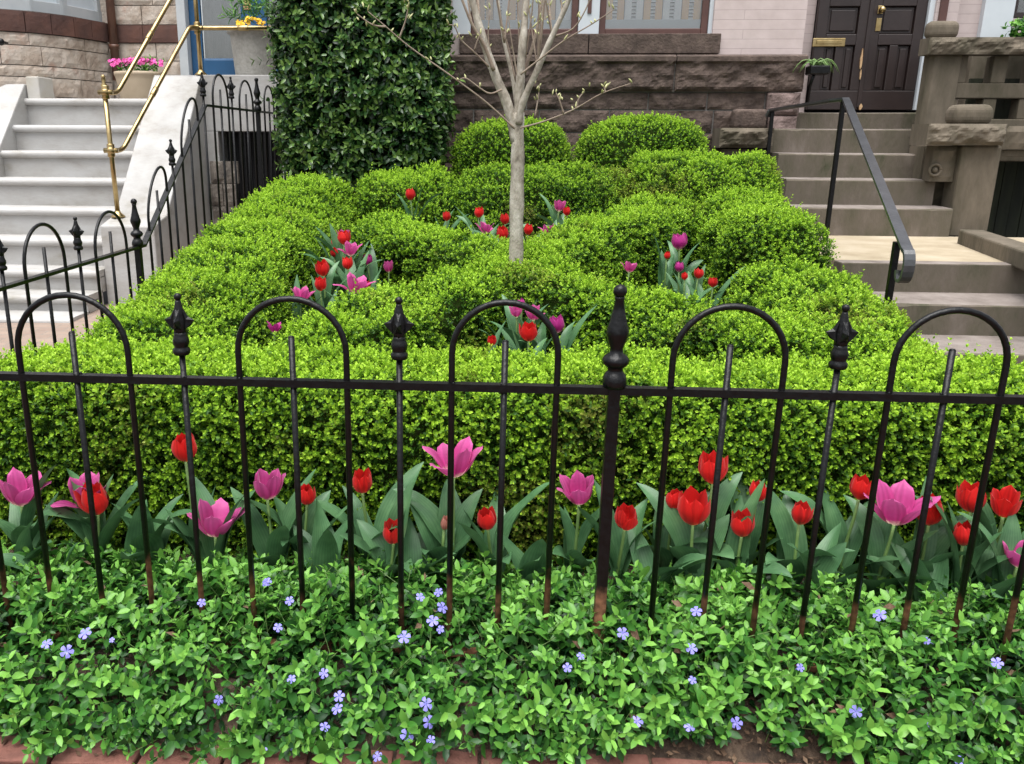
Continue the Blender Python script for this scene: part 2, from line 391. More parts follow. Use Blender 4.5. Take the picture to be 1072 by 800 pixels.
def soil_bed():
    xs = np.linspace(-1.84, 2.3, 70); ys = np.concatenate([np.linspace(-.30, .6, 46), np.linspace(.65, 5.88, 60)])
    V = []; F = []
    for j, y in enumerate(ys):
        for i, x in enumerate(xs):
            ye = y-.03*x*min(1, max(0, (-y)/.2)); z = gz(y) if y > .0 else .10*max(0, min(1, (ye+.25)/.20))**.7-.012
            z += .012*fbm((x, y, 0), 9, 4)
            V.append((x, y, z))
    nx = len(xs)
    for j in range(len(ys)-1):
        for i in range(nx-1): F.append((j*nx+i, j*nx+i+1, (j+1)*nx+i+1, (j+1)*nx+i))
    o = link('garden_soil', np_mesh('garden_soil', V, F, True), M['soil']); tag(o, kind='structure')
soil_bed()

def sidewalk():
    m = MB(); L, W = .20, .098
    r = random.Random(3)
    # edging course, then rows of stretchers running along the bed
    y1 = -.226; row = 0
    while y1 > -2.9:
        off = (row % 2)*.1+r.uniform(-.01, .01); x = -2.6+off
        while x < 3.0:
            g = .004; dz = r.uniform(-.003, .003); ty = r.uniform(-.002, .002)
            sk = len(m.v)
            m.hexa([(x+g,y1-W+g,-.05),(x+L-g,y1-W+g,-.05),(x+L-g,y1-g+ty,-.05),(x+g,y1-g,-.05),
                    (x+g,y1-W+g,dz),(x+L-g,y1-W+g,dz+r.uniform(-.002,.002)),(x+L-g,y1-g+ty,dz+r.uniform(-.002,.002)),(x+g,y1-g,dz)])
            for q in range(sk, len(m.v)): v_ = m.v[q]; m.v[q] = (v_[0], v_[1]+.030*v_[0], v_[2])
            x += L
        y1 -= W; row += 1
    o = m.build('brick_sidewalk', M['walkbrick'], bevel=.004, seg=2); tag(o, kind='structure')
    s = MB().add([(-9,-2.95,-.012),(9,-2.95,-.012),(9,-.10,-.02),(-9,-.30,-.02)], [(0,1,2,3)])
    o = s.build('sidewalk_bed', M['soil']); tag(o, kind='structure')
sidewalk()
# neighbour's front walk beyond the side fence, rising to a narrow strip beside the marble stair
w = MB()
w.add([(-9,-.2,.0),(-1.9,-.2,.0),(-1.9,2.6,.06),(-2.86,4.6,.12),(-9,4.6,.02)], [(0,1,2,3,4)])
w.add([(-2.86,4.6,.12),(-1.9,2.6,.06),(-1.9,5.9,.50),(-2.62,5.9,.50)], [(0,1,2,3)])
tag(w.build('brick_walk', M['walkbrick2']), kind='structure')

# ------------------------------------------------------------------ rock-faced blocks
def rough_block(m, p0, p1, z0, z1, depth=.12, amp=.018, seed=0, flat_top=0, res=.035):
    """one stone: front face from p0 to p1 (xy), bulging out to its right-hand side normal"""
    p0 = np.array(p0, float); p1 = np.array(p1, float); d = p1-p0; L = np.linalg.norm(d); d = d/L
    nrm = np.array([d[1], -d[0]])
    nx = max(3, int(L/res)); nz = max(3, int((z1-z0)/res)); V = []; F = []
    for j in range(nz+1):
        for i in range(nx+1):
            u, v = i/nx, j/nz
            e = min(1, min(u, 1-u)*L/.03, min(v, 1-v)*(z1-z0)/.03)
            q = (p0[0]+d[0]*u*L*3+seed*3.7, p0[1]+d[1]*u*L*3, (z0+v*(z1-z0))*4)
            k = e*(.5*amp+amp*(fbm(q, 1.6, 4)+.25*abs(fbm(q, 4, 2))))
            if flat_top and v > 1-flat_top: k = amp*1.3*min(1, (1-v)*(z1-z0)/.012)
            pp = p0+d*u*L+nrm*k
            V.append((pp[0], pp[1], z0+v*(z1-z0)))
    b = len(V); w1 = nx+1
    for j in range(nz):
        for i in range(nx): F.append((j*w1+i, j*w1+i+1, (j+1)*w1+i+1, (j+1)*w1+i))
    for q, z in ((p0, z0), (p1, z0), (p1, z1), (p0, z1)):
        pp = q-nrm*depth; V.append((pp[0], pp[1], z))
    F += [tuple([b, b+1]+[i for i in range(nx, -1, -1)]), tuple([b+3]+[nz*w1+i for i in range(nx+1)]+[b+2]),
          tuple([b]+[j*w1 for j in range(nz+1)]+[b+3]), tuple([b+1, b+2]+[j*w1+nx for j in range(nz, -1, -1)]), (b+3, b+2, b+1, b)]
    m.add(V, F, False)

# ------------------------------------------------------------------ pink house
pink = empty('brick_house', (.9, 6.3, .7), 'pale pink brick house on a rough brownstone base, with a dark double door', 'house')
WY = 5.9
m = MB()
m.box(-1.0, WY, 2.10, -.40, WY+.6, 5.0); m.box(1.80, WY, 2.10, 2.555, WY+.30, 5.0)
m.box(-.40, WY+.14, 3.6, 1.80, WY+.6, 5.0)
m.box(3.86, WY+.30, 1.6, 4.10, WY+.7, 5.0); m.box(4.9, WY+.3, 1.6, 8, WY+.7, 5.0)
m.build('wall', M['pinkbrick'], pink)
MB().box(-.3995, WY+.001, 2.10, un(481, 80, Y=WY)[0]-.002, WY+.1, 2.263).build('wall', M['pinkbrick'], pink)
MB().box(-1.0, WY+.62, .5, 8.0, WY+1.2, 5.0).build('inner_wall', M['darkroom'], pink)
# base of rock-faced courses
m = MB()
def courses(m, y, z0, z1, xs, amp, seed, flat=0, gap=.006):
    for i in range(len(xs)-1): rough_block(m, (xs[i]+gap, y), (xs[i+1]-gap, y), z0+gap, z1-gap, .12, amp*1.35, seed+i, flat, .018)
X = lambda px: un(px, 80, Y=WY)[0]
courses(m, WY-.05, 1.795, 2.10, [-1.1, X(470)-.25, X(705), X(838)+.02], .028, 3, .22, .005)
courses(m, WY-.02, 1.65, 1.795, [-1.1, X(470), X(552), X(680), X(742), X(803)], .02, 11)
courses(m, WY-.02, 1.46, 1.65, [-1.1, -.2, X(566), X(640), X(750), X(776)+.02], .02, 21)
courses(m, WY-.02, 1.20, 1.46, [-1.1, .1, .9, 1.6, 2.1], .02, 31)
courses(m, WY-.02, .70, 1.20, [-1.1, .4, 1.2, 2.1], .02, 41)
m.build('stone_base', M['brownstone'], pink)
MB().box(-1.1, WY-.008, .6, 2.53, WY+.30, 1.795).box(-1.1, WY-.034, 1.7955, 2.53, WY+.3, 2.09).build('base_mortar', M['mortar'], pink)
m = MB(); m.box(X(481), WY-.045, 2.104, X(613.5), WY+.14, 2.262); m.box(X(614.5), WY-.045, 2.104, X(750), WY+.14, 2.262)
m.build('window_sill', M['brownstone'], pink, bevel=.006)
# corner stones beside the steps
m = MB()
rough_block(m, (X(803)+.006, WY-.06), (X(838), WY-.06), 1.60, 1.79, .25, .035, 51, 0, .018)
rough_block(m, (X(806), WY-.08), (X(836), WY-.08), 1.16, 1.60, .25, .04, 52, 0, .018)
m.build('corner_stone', M['pinkstone'], pink)
m = MB(); m.box(X(768), WY-.16, 1.50, X(802), WY-.02, 1.655); m.build('smooth_stone', M['brownstone'], pink, bevel=.025, seg=3)
m = MB(); rough_block(m, (X(750), WY-.3), (X(805), WY-.3), 1.34, 1.50, .26, .06, 53, 0, .014); rough_block(m, (X(755), WY-.24), (X(806), WY-.24), .8, 1.33, .2, .03, 54)
m.build('buttress_stone', M['brownstone2'], pink)
# windows
def window(x0, x1, n_panels):
    zb, ztp = 2.264, 3.55
    f = MB(); t = .055; yb = WY+.06
    f.box(x0, yb, zb, x0+t, yb+.05, ztp); f.box(x1-t, yb, zb, x1, yb+.05, ztp)
    f.box(x0+t, yb, zb, x1-t, yb+.05, zb+.05); f.box(x0+t, yb, ztp-t, x1-t, yb+.05, ztp)
    fr = f.build('window', M['winbrown'], pink, bevel=.006)
    MB().box(x0+t, yb+.02, zb+.05, x1-t, yb+.026, ztp-t).build('pane', M['glass'], fr)
    lw = MB(); lo = MB(); n = n_panels; xx0, xx1 = x0+t, x1-t; w = (xx1-xx0)/n
    for k in range(n):
        a, b = xx0+k*w, xx0+(k+1)*w; yy = yb+.06; tgt = lo if k % 2 == 0 else lw
        st = .06
        tgt.box(a+.004, yy, zb+.02, a+st, yy+.025, ztp); tgt.box(b-st, yy, zb+.02, b-.004, yy+.025, ztp)
        tgt.box(a+st, yy, zb+.02, b-st, yy+.025, zb+.11)
        z = zb+.125
        while z < ztp-.05:
            lw.hexa([(a+st,yy+.0,z),(b-st,yy+.0,z),(b-st,yy+.025,z+.018),(a+st,yy+.025,z+.018),
                     (a+st,yy+.0,z+.005),(b-st,yy+.0,z+.005),(b-st,yy+.025,z+.023),(a+st,yy+.025,z+.023)]); z += .028
    MB().box(xx0, yb+.04, zb+.05, xx1, yb+.055, zb+.125).build('ledge', M['whitepaint'], fr)  # pale strip added for the reflection low in the pane
    lo.build('shutter', M['shutter'], fr); lw.build('louvre', M['shutterw'], fr)
window(X(492), X(603), 6)
window(X(625), X(738), 5)  # panels added here to imitate houses mirrored in the glass
MB().box(-.40, WY+.04, 2.264, X(492)-.002, WY+.12, 3.6).build('window_trim', M['whitepaint'], pink, bevel=.006)
MB().box(X(738)+.002, WY+.04, 2.264, X(745.5), WY+.12, 3.6).build('window_trim', M['whitepaint'], pink, bevel=.006)
tr = MB().box(X(603)+.002, WY+.03, 2.264, X(625)-.002, WY+.12, 3.6).build('window_trim', M['whitepaint'], pink, bevel=.006)
MB().box(X(612), WY+.02, 2.43, X(616), WY+.035, 2.8).build('trim_inlay', M['winbrown'], tr)
# doorway
DY = WY+.24; XD = lambda px, py: un(px, py, Y=DY)[0]
SILL = 1.665
dl, dm, dr = un(845, 112, Y=DY)[0], un(898.5, 112, Y=DY)[0], un(955.5, 112, Y=DY)[0]
def door_leaf(x0, x1):
    d = MB(); y = DY; H = 3.75; st = .09
    d.box(x0, y, SILL, x1, y+.05, SILL+.16)                         # bottom rail
    d.box(x0, y, SILL+.16, x0+st, y+.05, H); d.box(x1-st, y, SILL+.16, x1, y+.05, H)
    d.box(x0+st, y, SILL+.53, x1-st, y+.05, SILL+.62); d.box(x0+st, y, SILL+.84, x1-st, y+.05, SILL+.94)
    xm = (x0+x1)/2; d.box(xm-.035, y, SILL+.16, xm+.035, y+.05, SILL+.53); d.box(x0+st, y, H-.1, x1-st, y+.05, H)
    o = d.build('door', M['darkwood'], pink, bevel=.006)
    p = MB()
    for a, b, c, e in ((x0+st, xm-.035, SILL+.16, SILL+.53), (xm+.035, x1-st, SILL+.16, SILL+.53), (x0+st, x1-st, SILL+.62, SILL+.84)):
        p.box(a+.002, y+.025, c+.002, b-.002, y+.04, e-.002); p.box(a+.025, y+.012, c+.025, b-.025, y+.026, e-.025)
    p.build('panel', M['darkwood'], o, bevel=.008)
    MB().box(x0+st+.002, y+.02, SILL+.942, x1-st-.002, y+.028, H-.102).build('pane', M['glass'], o)
    MB().box(x0+st, y+.06, SILL+.942, x1-st, y+.065, H).build('curtain', M['curtain'], o)
    return o
d1 = door_leaf(dl, dm-.003); d2 = door_leaf(dm+.003, dr)
MB().box(dm-.018, DY-.012, SILL+.02, dm+.018, DY+.002, 3.75).build('astragal', M['darkwood'], d2, bevel=.004)
a, b = un(850, 49, Y=DY), un(885, 40, Y=DY)
ms = MB().box(a[0], DY-.012, a[2], b[0], DY, b[2]).build('mail_slot', M['brass'], d1, bevel=.004)
MB().box(a[0]+.03, DY-.018, a[2]+.02, b[0]-.03, DY-.012, b[2]-.02).build('flap', M['brass'], ms, bevel=.003)
for z0, z1 in ((un(910, 33, Y=DY)[2], un(910, 19, Y=DY)[2]), (un(910, 15, Y=DY)[2], un(910, 6, Y=DY)[2])):
    xc = dm+.075; MB().box(xc-.022, DY-.008, z0, xc+.022, DY, z1).build('lock_plate', M['brass'], d2, bevel=.004)
xc = dm+.075; MB().ball((xc, DY-.045, un(910, 11, Y=DY)[2]), .028).tube([(xc, DY-.008, un(910, 11, Y=DY)[2]), (xc, DY-.04, un(910, 11, Y=DY)[2])], .012).build('knob', M['brass'], d2)
def worn(px, py, w, h, seed):
    c = un(px, py, Y=DY-.013); V = []; n = 14
    for k in range(n):
        a = 2*math.pi*k/n; q = 1+.45*mnoise.noise(Vector((math.cos(a)*1.5+seed, math.sin(a)*1.5, seed)))
        V.append((c[0]+w*q*math.cos(a), DY-.0145, c[2]+h*q*math.sin(a)))
    MB().add(V+[(v[0], DY-.001, v[2]) for v in V], [tuple(range(n))]+[(i, n+i, n+(i+1) % n, (i+1) % n) for i in range(n)]).build('worn_patch', M['wornwood'], d2)
worn(902, 62, .009, .075, 1.3); worn(901, 78, .006, .04, 2.2); worn(901, 112, .014, .022, 5.1)
m = MB(); m.box(dr+.003, DY-.03, SILL, dr+.045, DY+.12, 4.2)
m.build('door_trim', M['whitepaint'], pink)
m = MB(); m.box(dr+.045, DY-.06, SILL, 3.86, DY+.1, 4.2); m.box(2.36, WY+.301, 1.6, dl-.003, DY+.1, 4.2); m.build('door_reveal', M['pinkbrick'], pink)
MB().box(3.70, DY-.085, 1.9, 3.76, DY-.06, 4.0).build('shutter_strip', M['winbrown'], pink)
m = MB(); m.box(4.10, WY+.24, 1.6, 4.345, WY+.45, 4.6); m.build('side_window_trim', M['whitepaint'], pink)
w2 = MB().box(4.35, WY+.30, 2.42, 4.9, WY+.36, 2.46).box(4.35, WY+.30, 2.46, 4.40, WY+.36, 4.2).build('side_window', M['darkwood'], pink)
MB().box(4.40, WY+.33, 2.46, 4.9, WY+.34, 4.2).build('pane', M['glass'], w2)
MB().box(4.35, WY+.3, 1.6, 4.9, WY+.7, 2.415).build('apron_wall', M['pinkbrick'], pink)

# ------------------------------------------------------------------ brownstone steps on the right
steps = empty('stone_steps', (2.9, 3.3, 0), 'weathered brownstone steps with a sandy landing climbing to the dark double door', 'steps')
SX1 = 4.3
SXL = [1.72, 1.80, 1.95, 2.08]
lowz = [(.0, .175, 2.20, SXL[0]), (.175, .35, 2.52, SXL[1]), (.35, .53, 2.93, SXL[2])]
fronts = [2.16, 2.52, 2.93, 3.30]
tops = [.17, .35, .53, .70]
def tread(x0, x1, yf, yb, z0, z1, name='step'):
    m = MB(); n = max(8, int((x1-x0)/.05)); V = []; F = []
    for i in range(n+1):
        x = x0+(x1-x0)*i/n; w = .010*fbm((x, yf, z1), 2.2, 3); ch = max(0, fbm((x, yf*3, z1*5), 9, 2)-.35)*.03; mid = math.sin(math.pi*i/n)
        V += [(x, yf+.002*fbm((x, 0, z0), 5, 2), z0), (x, yf+abs(w)*.4+ch*.4, z1-.016-ch), (x, yf+.010+abs(w)*.5+ch, z1-.003-.007*mid), (x, (yf+yb)/2, z1-.004*mid), (x, yb, z1), (x, yb, z0)]
    for i in range(n):
        for k in range(6): m.m = 0 if k in (2, 3) else 1; a, b = i*6+k, i*6+(k+1) % 6; F.append(((a, a+6, b+6, b), m.m))
    m.v = V; m.f = [list(f) for f, _ in F]; m.mi = [q for _, q in F]; m.sm = [False]*len(F)
    for e in (0, n*6): m.f.append([e+k for k in (range(5, -1, -1) if e else range(6))]); m.mi.append(1); m.sm.append(False)
    return m.build(name, [M['steptread'], M['stepriser']], steps)
for i in range(3): tread(SXL[i], SX1, fronts[i], fronts[i+1]+.02, 0 if i == 0 else tops[i-1]-.1, tops[i])
m = MB(); m.box(SXL[3], 3.42, .3, SX1, 4.88, .70); m.build('landing', M['landing'], steps)
m = MB(); m.m = 1; m.box(SXL[3], 3.30, .42, SX1, 3.4195, .702); m.mi[1] = 0
m.build('landing_kerb', [M['steptread'], M['stepriser']], steps, bevel=.008)
MB().box(SXL[3]-.1, 2.3, -.05, SXL[3]+.05, 4.9, .35).build('foundation', M['stone_dark'], steps)
upY = [4.86, 5.13, 5.40, 5.66, 5.93]
upZ = [un(880, p, Y=y)[2] for p, y in zip((217, 187.5, 160.5, 134.5, 117), upY)]
upR = [un(p, q, Y=y)[0] for p, q, y in ((996, 230, 4.86), (978, 200, 5.13), (962, 175, 5.40), (951, 145, 5.66), (956, 125, 5.93))]
upR[3] += .07; upR[4] += .10
zprev = .70
for i in range(5):
    yb = upY[i+1]+.02 if i < 4 else DY+.1
    tread(2.30, upR[i], upY[i], yb, zprev-.02, upZ[i], 'step' if i < 4 else 'threshold'); zprev = upZ[i]

# ------------------------------------------------------------------ stone balustrade right of the steps
bal = empty('stone_balustrade', (3.6, 5.2, .7), 'weathered brownstone balustrade with two square piers right of the steps', 'balustrade')
def at(px, py, y): p = un(px, py, Y=y); return p[0], p[2]
x0, _ = at(1000, 200, 5.0); x1, _ = at(1042, 200, 5.0); _, z1 = at(1000, 152, 5.0)
MB().box(x0, 5.0, .68, x1, 5.20, z1).build('lower_pier', M['brownstone2'], bal, bevel=.02)
xa, zb = at(965, 152, 5.0); xb, zc = at(1050, 130, 5.0)
m = MB(); rough_block(m, (xa, 4.94), (xb, 4.94), zb, zc, .27, .05, 61, 0, .014); m.build('cap_stone', M['brownstone2'], bal)
xa, za = at(1000, 131, 5.0); xb, zd = at(1045, 109, 5.0)
MB().box(xa, 5.0, zc-.01, xb, 5.22, zd).build('coping_block', M['brownstone2'], bal, bevel=.06, seg=5)
xa, za = at(971, 190, 5.08); xb, zd = at(993, 152, 5.08)
m = MB(); rough_block(m, (xa, 5.06), (x0-.003, 5.06), za, zd-.004, .12, .02, 62); cb = m.build('corbel_block', M['brownstone2'], bal)
cx_, cz_ = at(978, 178, 5.05); MB().lathe([(.001,0),(.02,.001),(.03,.012),(.045,.012),(.05,0)], (0,0,0), 18)
r_ = MB(); th = [2*math.pi*k/20 for k in range(21)]
r_.tube([(cx_+.042*math.cos(t), 5.035, cz_+.042*math.sin(t)) for t in th], .010, 8); r_.ball((cx_, 5.045, cz_), .022, 10)
r_.build('rosette', M['brownstone2'], cb)
m = MB(); rough_block(m, (upR[1]-.06, 5.27), (x0+.12, 5.27), .70, zd-.01, .25, .02, 66, 0, .02); m.build('rubble_fill', M['brownstone2'], bal)
# upper pier
xu0 = at(969, 100, 5.5)[0]; xu1 = at(1001, 100, 5.5)[0]; zu = at(980, 57, 5.5)[1]; zl = 1.3
m = MB(); ch = .06
pl = [(xu0-.005, 5.60), (xu0, 5.54), (xu0+.03, 5.5), (xu1, 5.5), (xu1, 5.62), (xu0-.005, 5.62)]
m.add([(x, y, zl) for x, y in pl]+[(x, y, zu) for x, y in pl], [tuple(range(5, -1, -1)), tuple(range(6, 12))]+[(i, (i+1) % 6, 6+(i+1) % 6, 6+i) for i in range(6)])
m.build('upper_pier', M['brownstone2'], bal, bevel=.008)
xa, zb = at(971, 57, 5.44); xb, zc = at(1072, 40, 5.44); zc = at(1000, 39, 5.44)[1]
m = MB(); rough_block(m, (xa, 5.44), (xb+1.2, 5.44), zb, zc, .16, .05, 63, 0, .016); m.build('cap_stone', M['brownstone2'], bal)
xa, _ = at(969, 30, 5.5); xb, zd = at(1008, 21, 5.5)
MB().box(xa+.03, 5.5, zc-.005, xb, 5.62, zd).build('coping_block', M['brownstone2'], bal, bevel=.05, seg=5)
# pierced balustrade panels
zA = at(1020, 103, 5.5)[1]; zB = at(1020, 87, 5.5)[1]; zbot = at(1020, 122, 5.5)[1]
m = MB(); m.box(xu1+.001, 5.52, zA, xb+1.6, 5.66, zB); m.box(xu1+.001, 5.50, zbot-.35, xb+1.6, 5.70, zbot-.02)
m.build('middle_rail', M['brownstone2'], bal, bevel=.008)
for p0, p1, zz0, zz1 in ((1001, 1011, zB, zb), (1038, 1053, zB, zb), (1001, 1007, zbot-.02, zA), (1034, 1048, zbot-.02, zA), (1077, 1092, zB, zb), (1072, 1086, zbot-.02, zA)):
    MB().box(at(p0, 80, 5.53)[0], 5.53, zz0+.001, at(p1, 80, 5.53)[0], 5.65, zz1-.002).build('baluster', M['brownstone2'], bal, bevel=.006)
m = MB(); rough_block(m, (x1+.01, 5.05), (x1+1.4, 5.05), at(1060, 156, 5.05)[1], at(1060, 132, 5.05)[1], .3, .02, 64); m.build('lower_rail', M['brownstone2'], bal)
MB().box(x1+.002, 5.10, at(1060, 164, 5.1)[1], x1+1.4, 5.3, at(1060, 157, 5.1)[1]).build('rail_fillet', M['brownstone2'], bal, bevel=.006)
m = MB()
for k in range(14): m.box(x1+.06+k*.10, 5.75+.004*(k % 2), .5, x1+.155+k*.10, 5.78, 1.9)
o = m.build('board_fence', M['mossboard']); tag(o, 'dark mossy upright boards in the shadowy areaway under the balustrade', 'fence')
k0, k1 = un(1004, 240, Z=.80), un(1072, 263, Z=.80)
m = MB(); dx = k1-k0; nn = np.array([dx[1], -dx[0], 0])/np.hypot(dx[0], dx[1])*-.16; e1 = k1+dx*.5
m.hexa([(k0[0],k0[1],.69),(e1[0],e1[1],.69),(e1[0]+nn[0],e1[1]+nn[1],.69),(k0[0]+nn[0],k0[1]+nn[1],.69),
        (k0[0],k0[1],.80),(e1[0],e1[1],.80),(e1[0]+nn[0],e1[1]+nn[1],.80),(k0[0]+nn[0],k0[1]+nn[1],.80)])
o = m.build('kerb_stone', M['brownstone2'], loc=None, bevel=.012); tag(o, 'low brownstone kerb stone edging the right side of the landing', 'kerb')

# ------------------------------------------------------------------ iron handrail beside the steps
hr = empty('handrail', (2.3, 3.3, .7), 'black iron handrail with a curled end beside the brownstone steps', 'handrail')
def flatrail(m, pts, w=.045, h=.02):
    prof = [(-.5,-.5),(.5,-.5),(.5,.1),(.36,.5),(.16,.5),(.10,.25),(-.10,.25),(-.16,.5),(-.36,.5),(-.5,.1)]
    n = len(prof); vs = []; fs = []
    pts = [np.array(p, float) for p in pts]
    for i, p in enumerate(pts):
        t = pts[min(i+1, len(pts)-1)]-pts[max(0, i-1)]; t /= np.linalg.norm(t)
        s = np.array([1.0, .0, 0]); s = s-t*(s@t); s /= np.linalg.norm(s); u = np.cross(s, t); u = u if i else u
        for a, b in prof: vs.append(p+s*a*w+u*b*h)
    for i in range(len(pts)-1):
        for k in range(n): fs.append((i*n+k, i*n+(k+1) % n, (i+1)*n+(k+1) % n, (i+1)*n+k))
    fs += [tuple(range(n)), tuple((len(pts)-1)*n+k for k in range(n))]
    m.add(vs, fs)
pA = un(885, 104, Y=4.2); pB = un(808, 115.5, Y=5.6); pE = un(949, 262, Y=1.95)
m = MB()
curl = []
for k in range(13):
    a = R(-10+24*k); curl.append((pE[0]+.0, pE[1]-.028*math.sin(a)-.01, pE[2]-.05+.05*math.cos(a)-.004*k))
path = [pB+np.array([-.02,.02,-.05]), pB+np.array([-.01,0,-.012]), pB, pA+np.array([-.04,.12,-.004]), pA, pA+(pE-pA)*.03, pA+(pE-pA)*.5, pE]+[np.array(c) for c in curl[1:]]
flatrail(m, path, .048, .024); m.build('rail', M['railpaint'], hr)
def post(p, zb): MB().box(p[0]-.014, p[1]-.014, zb, p[0]+.014, p[1]+.014, p[2]).build('post', M['blackiron'], hr, bevel=.003)
post(pA+np.array([-.0,.03,-.012]), .69); post(pB+np.array([.0,-.02,-.012]), .8)
q = pE+(pA-pE)*.05; post(np.array([q[0]-.02, q[1], q[2]-.012]), .15)

# ------------------------------------------------------------------ left: marble stair and porch
ms = empty('marble_stair', (-3.6, 4.3, 0), 'white marble stair with rounded treads climbing to the blue door', 'stair')
SY = [4.2+.25*k for k in range(8)]
SPY = (310, 283, 250, 218, 187, 158, 131, 103)
SZ = [un(60, p, Y=y)[2] for p, y in zip(SPY, SY)]
SY = [3.95]+SY; SZ = [.13]+SZ
prev = 0
xl = [-4.9]*4+[-4.75, -4.45, -4.25, -4.18, -4.1]
xl = [-4.9, -4.9, -4.9, -4.9, -4.7, -4.3, -4.15, -4.13, -4.1]
for i in range(9):
    yb = SY[i+1]+.05 if i < 8 else 7.0
    m = MB(); z = SZ[i]
    m.box(-5.4 if i < 5 else xl[i]-.3, SY[i]+.03, prev-.02, -3.055, yb, z-.05)
    rr = .03
    prof = [(SY[i]+.03, z-.062)]+[(SY[i]+rr-rr*math.cos(t)-.012, z-.031+.031*math.sin(t)) for t in np.linspace(-1.4, 1.45, 9)]+[(yb, z), (yb, z-.062)]
    n = len(prof); x0_, x1_ = (-5.4 if i < 5 else xl[i]-.3), -3.055
    m.add([(x0_, y, zz) for y, zz in prof]+[(x1_, y, zz) for y, zz in prof], [tuple(range(n)), tuple(range(2*n-1, n-1, -1))]+[(k, n+k, n+(k+1) % n, (k+1) % n) for k in range(n)], False)
    m.build('step', M['marble'], ms, bevel=.003); prev = z
# sloping stringer, its foot, porch wall
x0, x1 = -3.05, -2.62
m = MB()
prof = [(4.55, 0), (4.55, .74), (4.70, .775), (4.84, .80), (5.9, 1.93), (5.9, 0)]
n = len(prof); m.add([(x0, y, z) for y, z in prof]+[(x1, y, z) for y, z in prof], [tuple(range(n-1, -1, -1)), tuple(range(n, 2*n))]+[(k, (k+1) % n, n+(k+1) % n, n+k) for k in range(n)])
m.build('stringer', M['marble'], ms, bevel=.012)
m = MB(); prof = [(5.0, 0), (5.0, .25), (5.35, .9), (6.25, 1.88), (6.25, 0)]
x0, x1 = -4.62, -4.34
prof = [(5.30, 0), (5.30, 1.18), (5.45, 1.32), (5.98, 1.86), (6.3, 1.87), (6.3, 0)]
n = len(prof); m.add([(x0-.4, y, z) for y, z in prof]+[(x1+.05, y, z) for y, z in prof], [tuple(range(n-1, -1, -1)), tuple(range(n, 2*n))]+[(k, (k+1) % n, n+(k+1) % n, n+k) for k in range(n)])
m.build('stringer', M['marble'], ms, bevel=.012)
MB().box(un(28.5, 100, Y=5.99)[0], 5.99, 1.0, un(42, 100, Y=5.99)[0], 6.3, un(35, 80, Y=5.99)[2]).build('newel_block', M['marblecream'], ms, bevel=.01)
m = MB(); m.box(-2.615, 5.9, 1.455, -1.0, 6.2, 1.935); m.box(-2.615, 5.9, .3, -2.50, 6.2, 1.4545); m.box(-1.93, 5.9, .3, -1.0, 6.2, 1.4545)
m.box(-3.05, 5.905, .3, -2.616, 6.3, 1.932); m.box(-3.05, 6.201, 1.75, -1.0, 7.0, 1.93)
m.build('porch_wall', M['marble'], ms, bevel=.006)
m = MB()
for j in range(4):
    for i in range(2): rough_block(m, (-2.60+.13*i*1.0+.02*(j % 2), 5.86), (-2.60+.13*(i+1)-.008+.02*(j % 2), 5.86), .40+.2*j, .595+.2*j, .05, .02, 70+j*3+i)
m.build('rubble_jamb', M['stone_dark'], ms)
g = MB()
for k in range(9): g.box(-2.32+.045*k, 5.93, .3, -2.305+.045*k, 5.95, 1.45)
gr = g.build('basement_grille', M['blackiron'], ms)
MB().box(-2.5, 6.15, .3, -1.93, 6.19, 1.454).build('areaway_opening', M['darkroom'], ms)

# ------------------------------------------------------------------ left house
lh = empty('stone_house', (-3.4, 7.0, 1.7), 'pale rough stone house with red brown stone bands and a blue front door', 'house')
m = MB(); mb = MB()
zs = [1.5, 1.76, 1.93, 2.03, 2.20, 2.31]
bay = [(-5.9, 5.80), (-4.85, 5.84), (-4.5, 5.95), (-4.22, 6.15), (-4.04, 6.45), (-3.90, 6.98)]
def along(path, s):
    L = [0]
    for i in range(len(path)-1): L.append(L[-1]+math.dist(path[i], path[i+1]))
    s = min(max(s, 0), L[-1]-1e-6)
    for i in range(len(path)-1):
        if L[i+1] > s: u = (s-L[i])/(L[i+1]-L[i]); return tuple(np.array(path[i])*(1-u)+np.array(path[i+1])*u)
    return path[-1]
Ltot = sum(math.dist(bay[i], bay[i+1]) for i in range(5))
for j in range(len(zs)-1):
    s = 0; r = random.Random(40+j)
    while s < Ltot-.05:
        ln = r.choice([.35, .5, .6]); e = min(Ltot, s+ln)
        if Ltot-e < .15: e = Ltot
        k = s
        while k < e-1e-6:                                   # follow the curve in short facets
            k2 = min(e, k+.2)
            a = along(bay, k+(.004 if k == s else 0)); b = along(bay, k2-(.004 if k2 == e else 0))
            rough_block(m, a, b, zs[j]+.004, zs[j+1]-.004, .1, .012, 80+j*9+int(k*10)); k = k2
        s = e
for j, (z0, z1) in enumerate(((1.5, 1.76), (1.76, 1.97), (1.97, 2.14), (2.14, 2.31), (2.48, 2.66), (2.66, 3.0))):
    for a, b in ((-3.895, -3.55+.12*(j % 2)), (-3.55+.12*(j % 2), -3.19)): rough_block(m, (a+.004, 7.0), (b-.004, 7.0), z0+.004, z1-.004, .1, .012, 150+j*2+int(a*10))
m.build('stone_wall', M['lstone'], lh)
k = 0
while k < Ltot-1e-6:
    k2 = min(Ltot, k+.24); a, b = along(bay, k), along(bay, k2)
    d = np.array(b)-np.array(a); d /= np.linalg.norm(d); nn = np.array([d[1], -d[0]])*.02
    rough_block(mb, np.array(a)+nn+d*.002, np.array(b)+nn-d*.002, 2.314, 2.49, .12, .004, 190); k = k2
rough_block(mb, (-3.895, 6.985), (-3.55, 6.985), 2.314, 2.476, .1, .004, 201); rough_block(mb, (-3.545, 6.985), (-3.19, 6.985), 2.314, 2.476, .1, .004, 203)
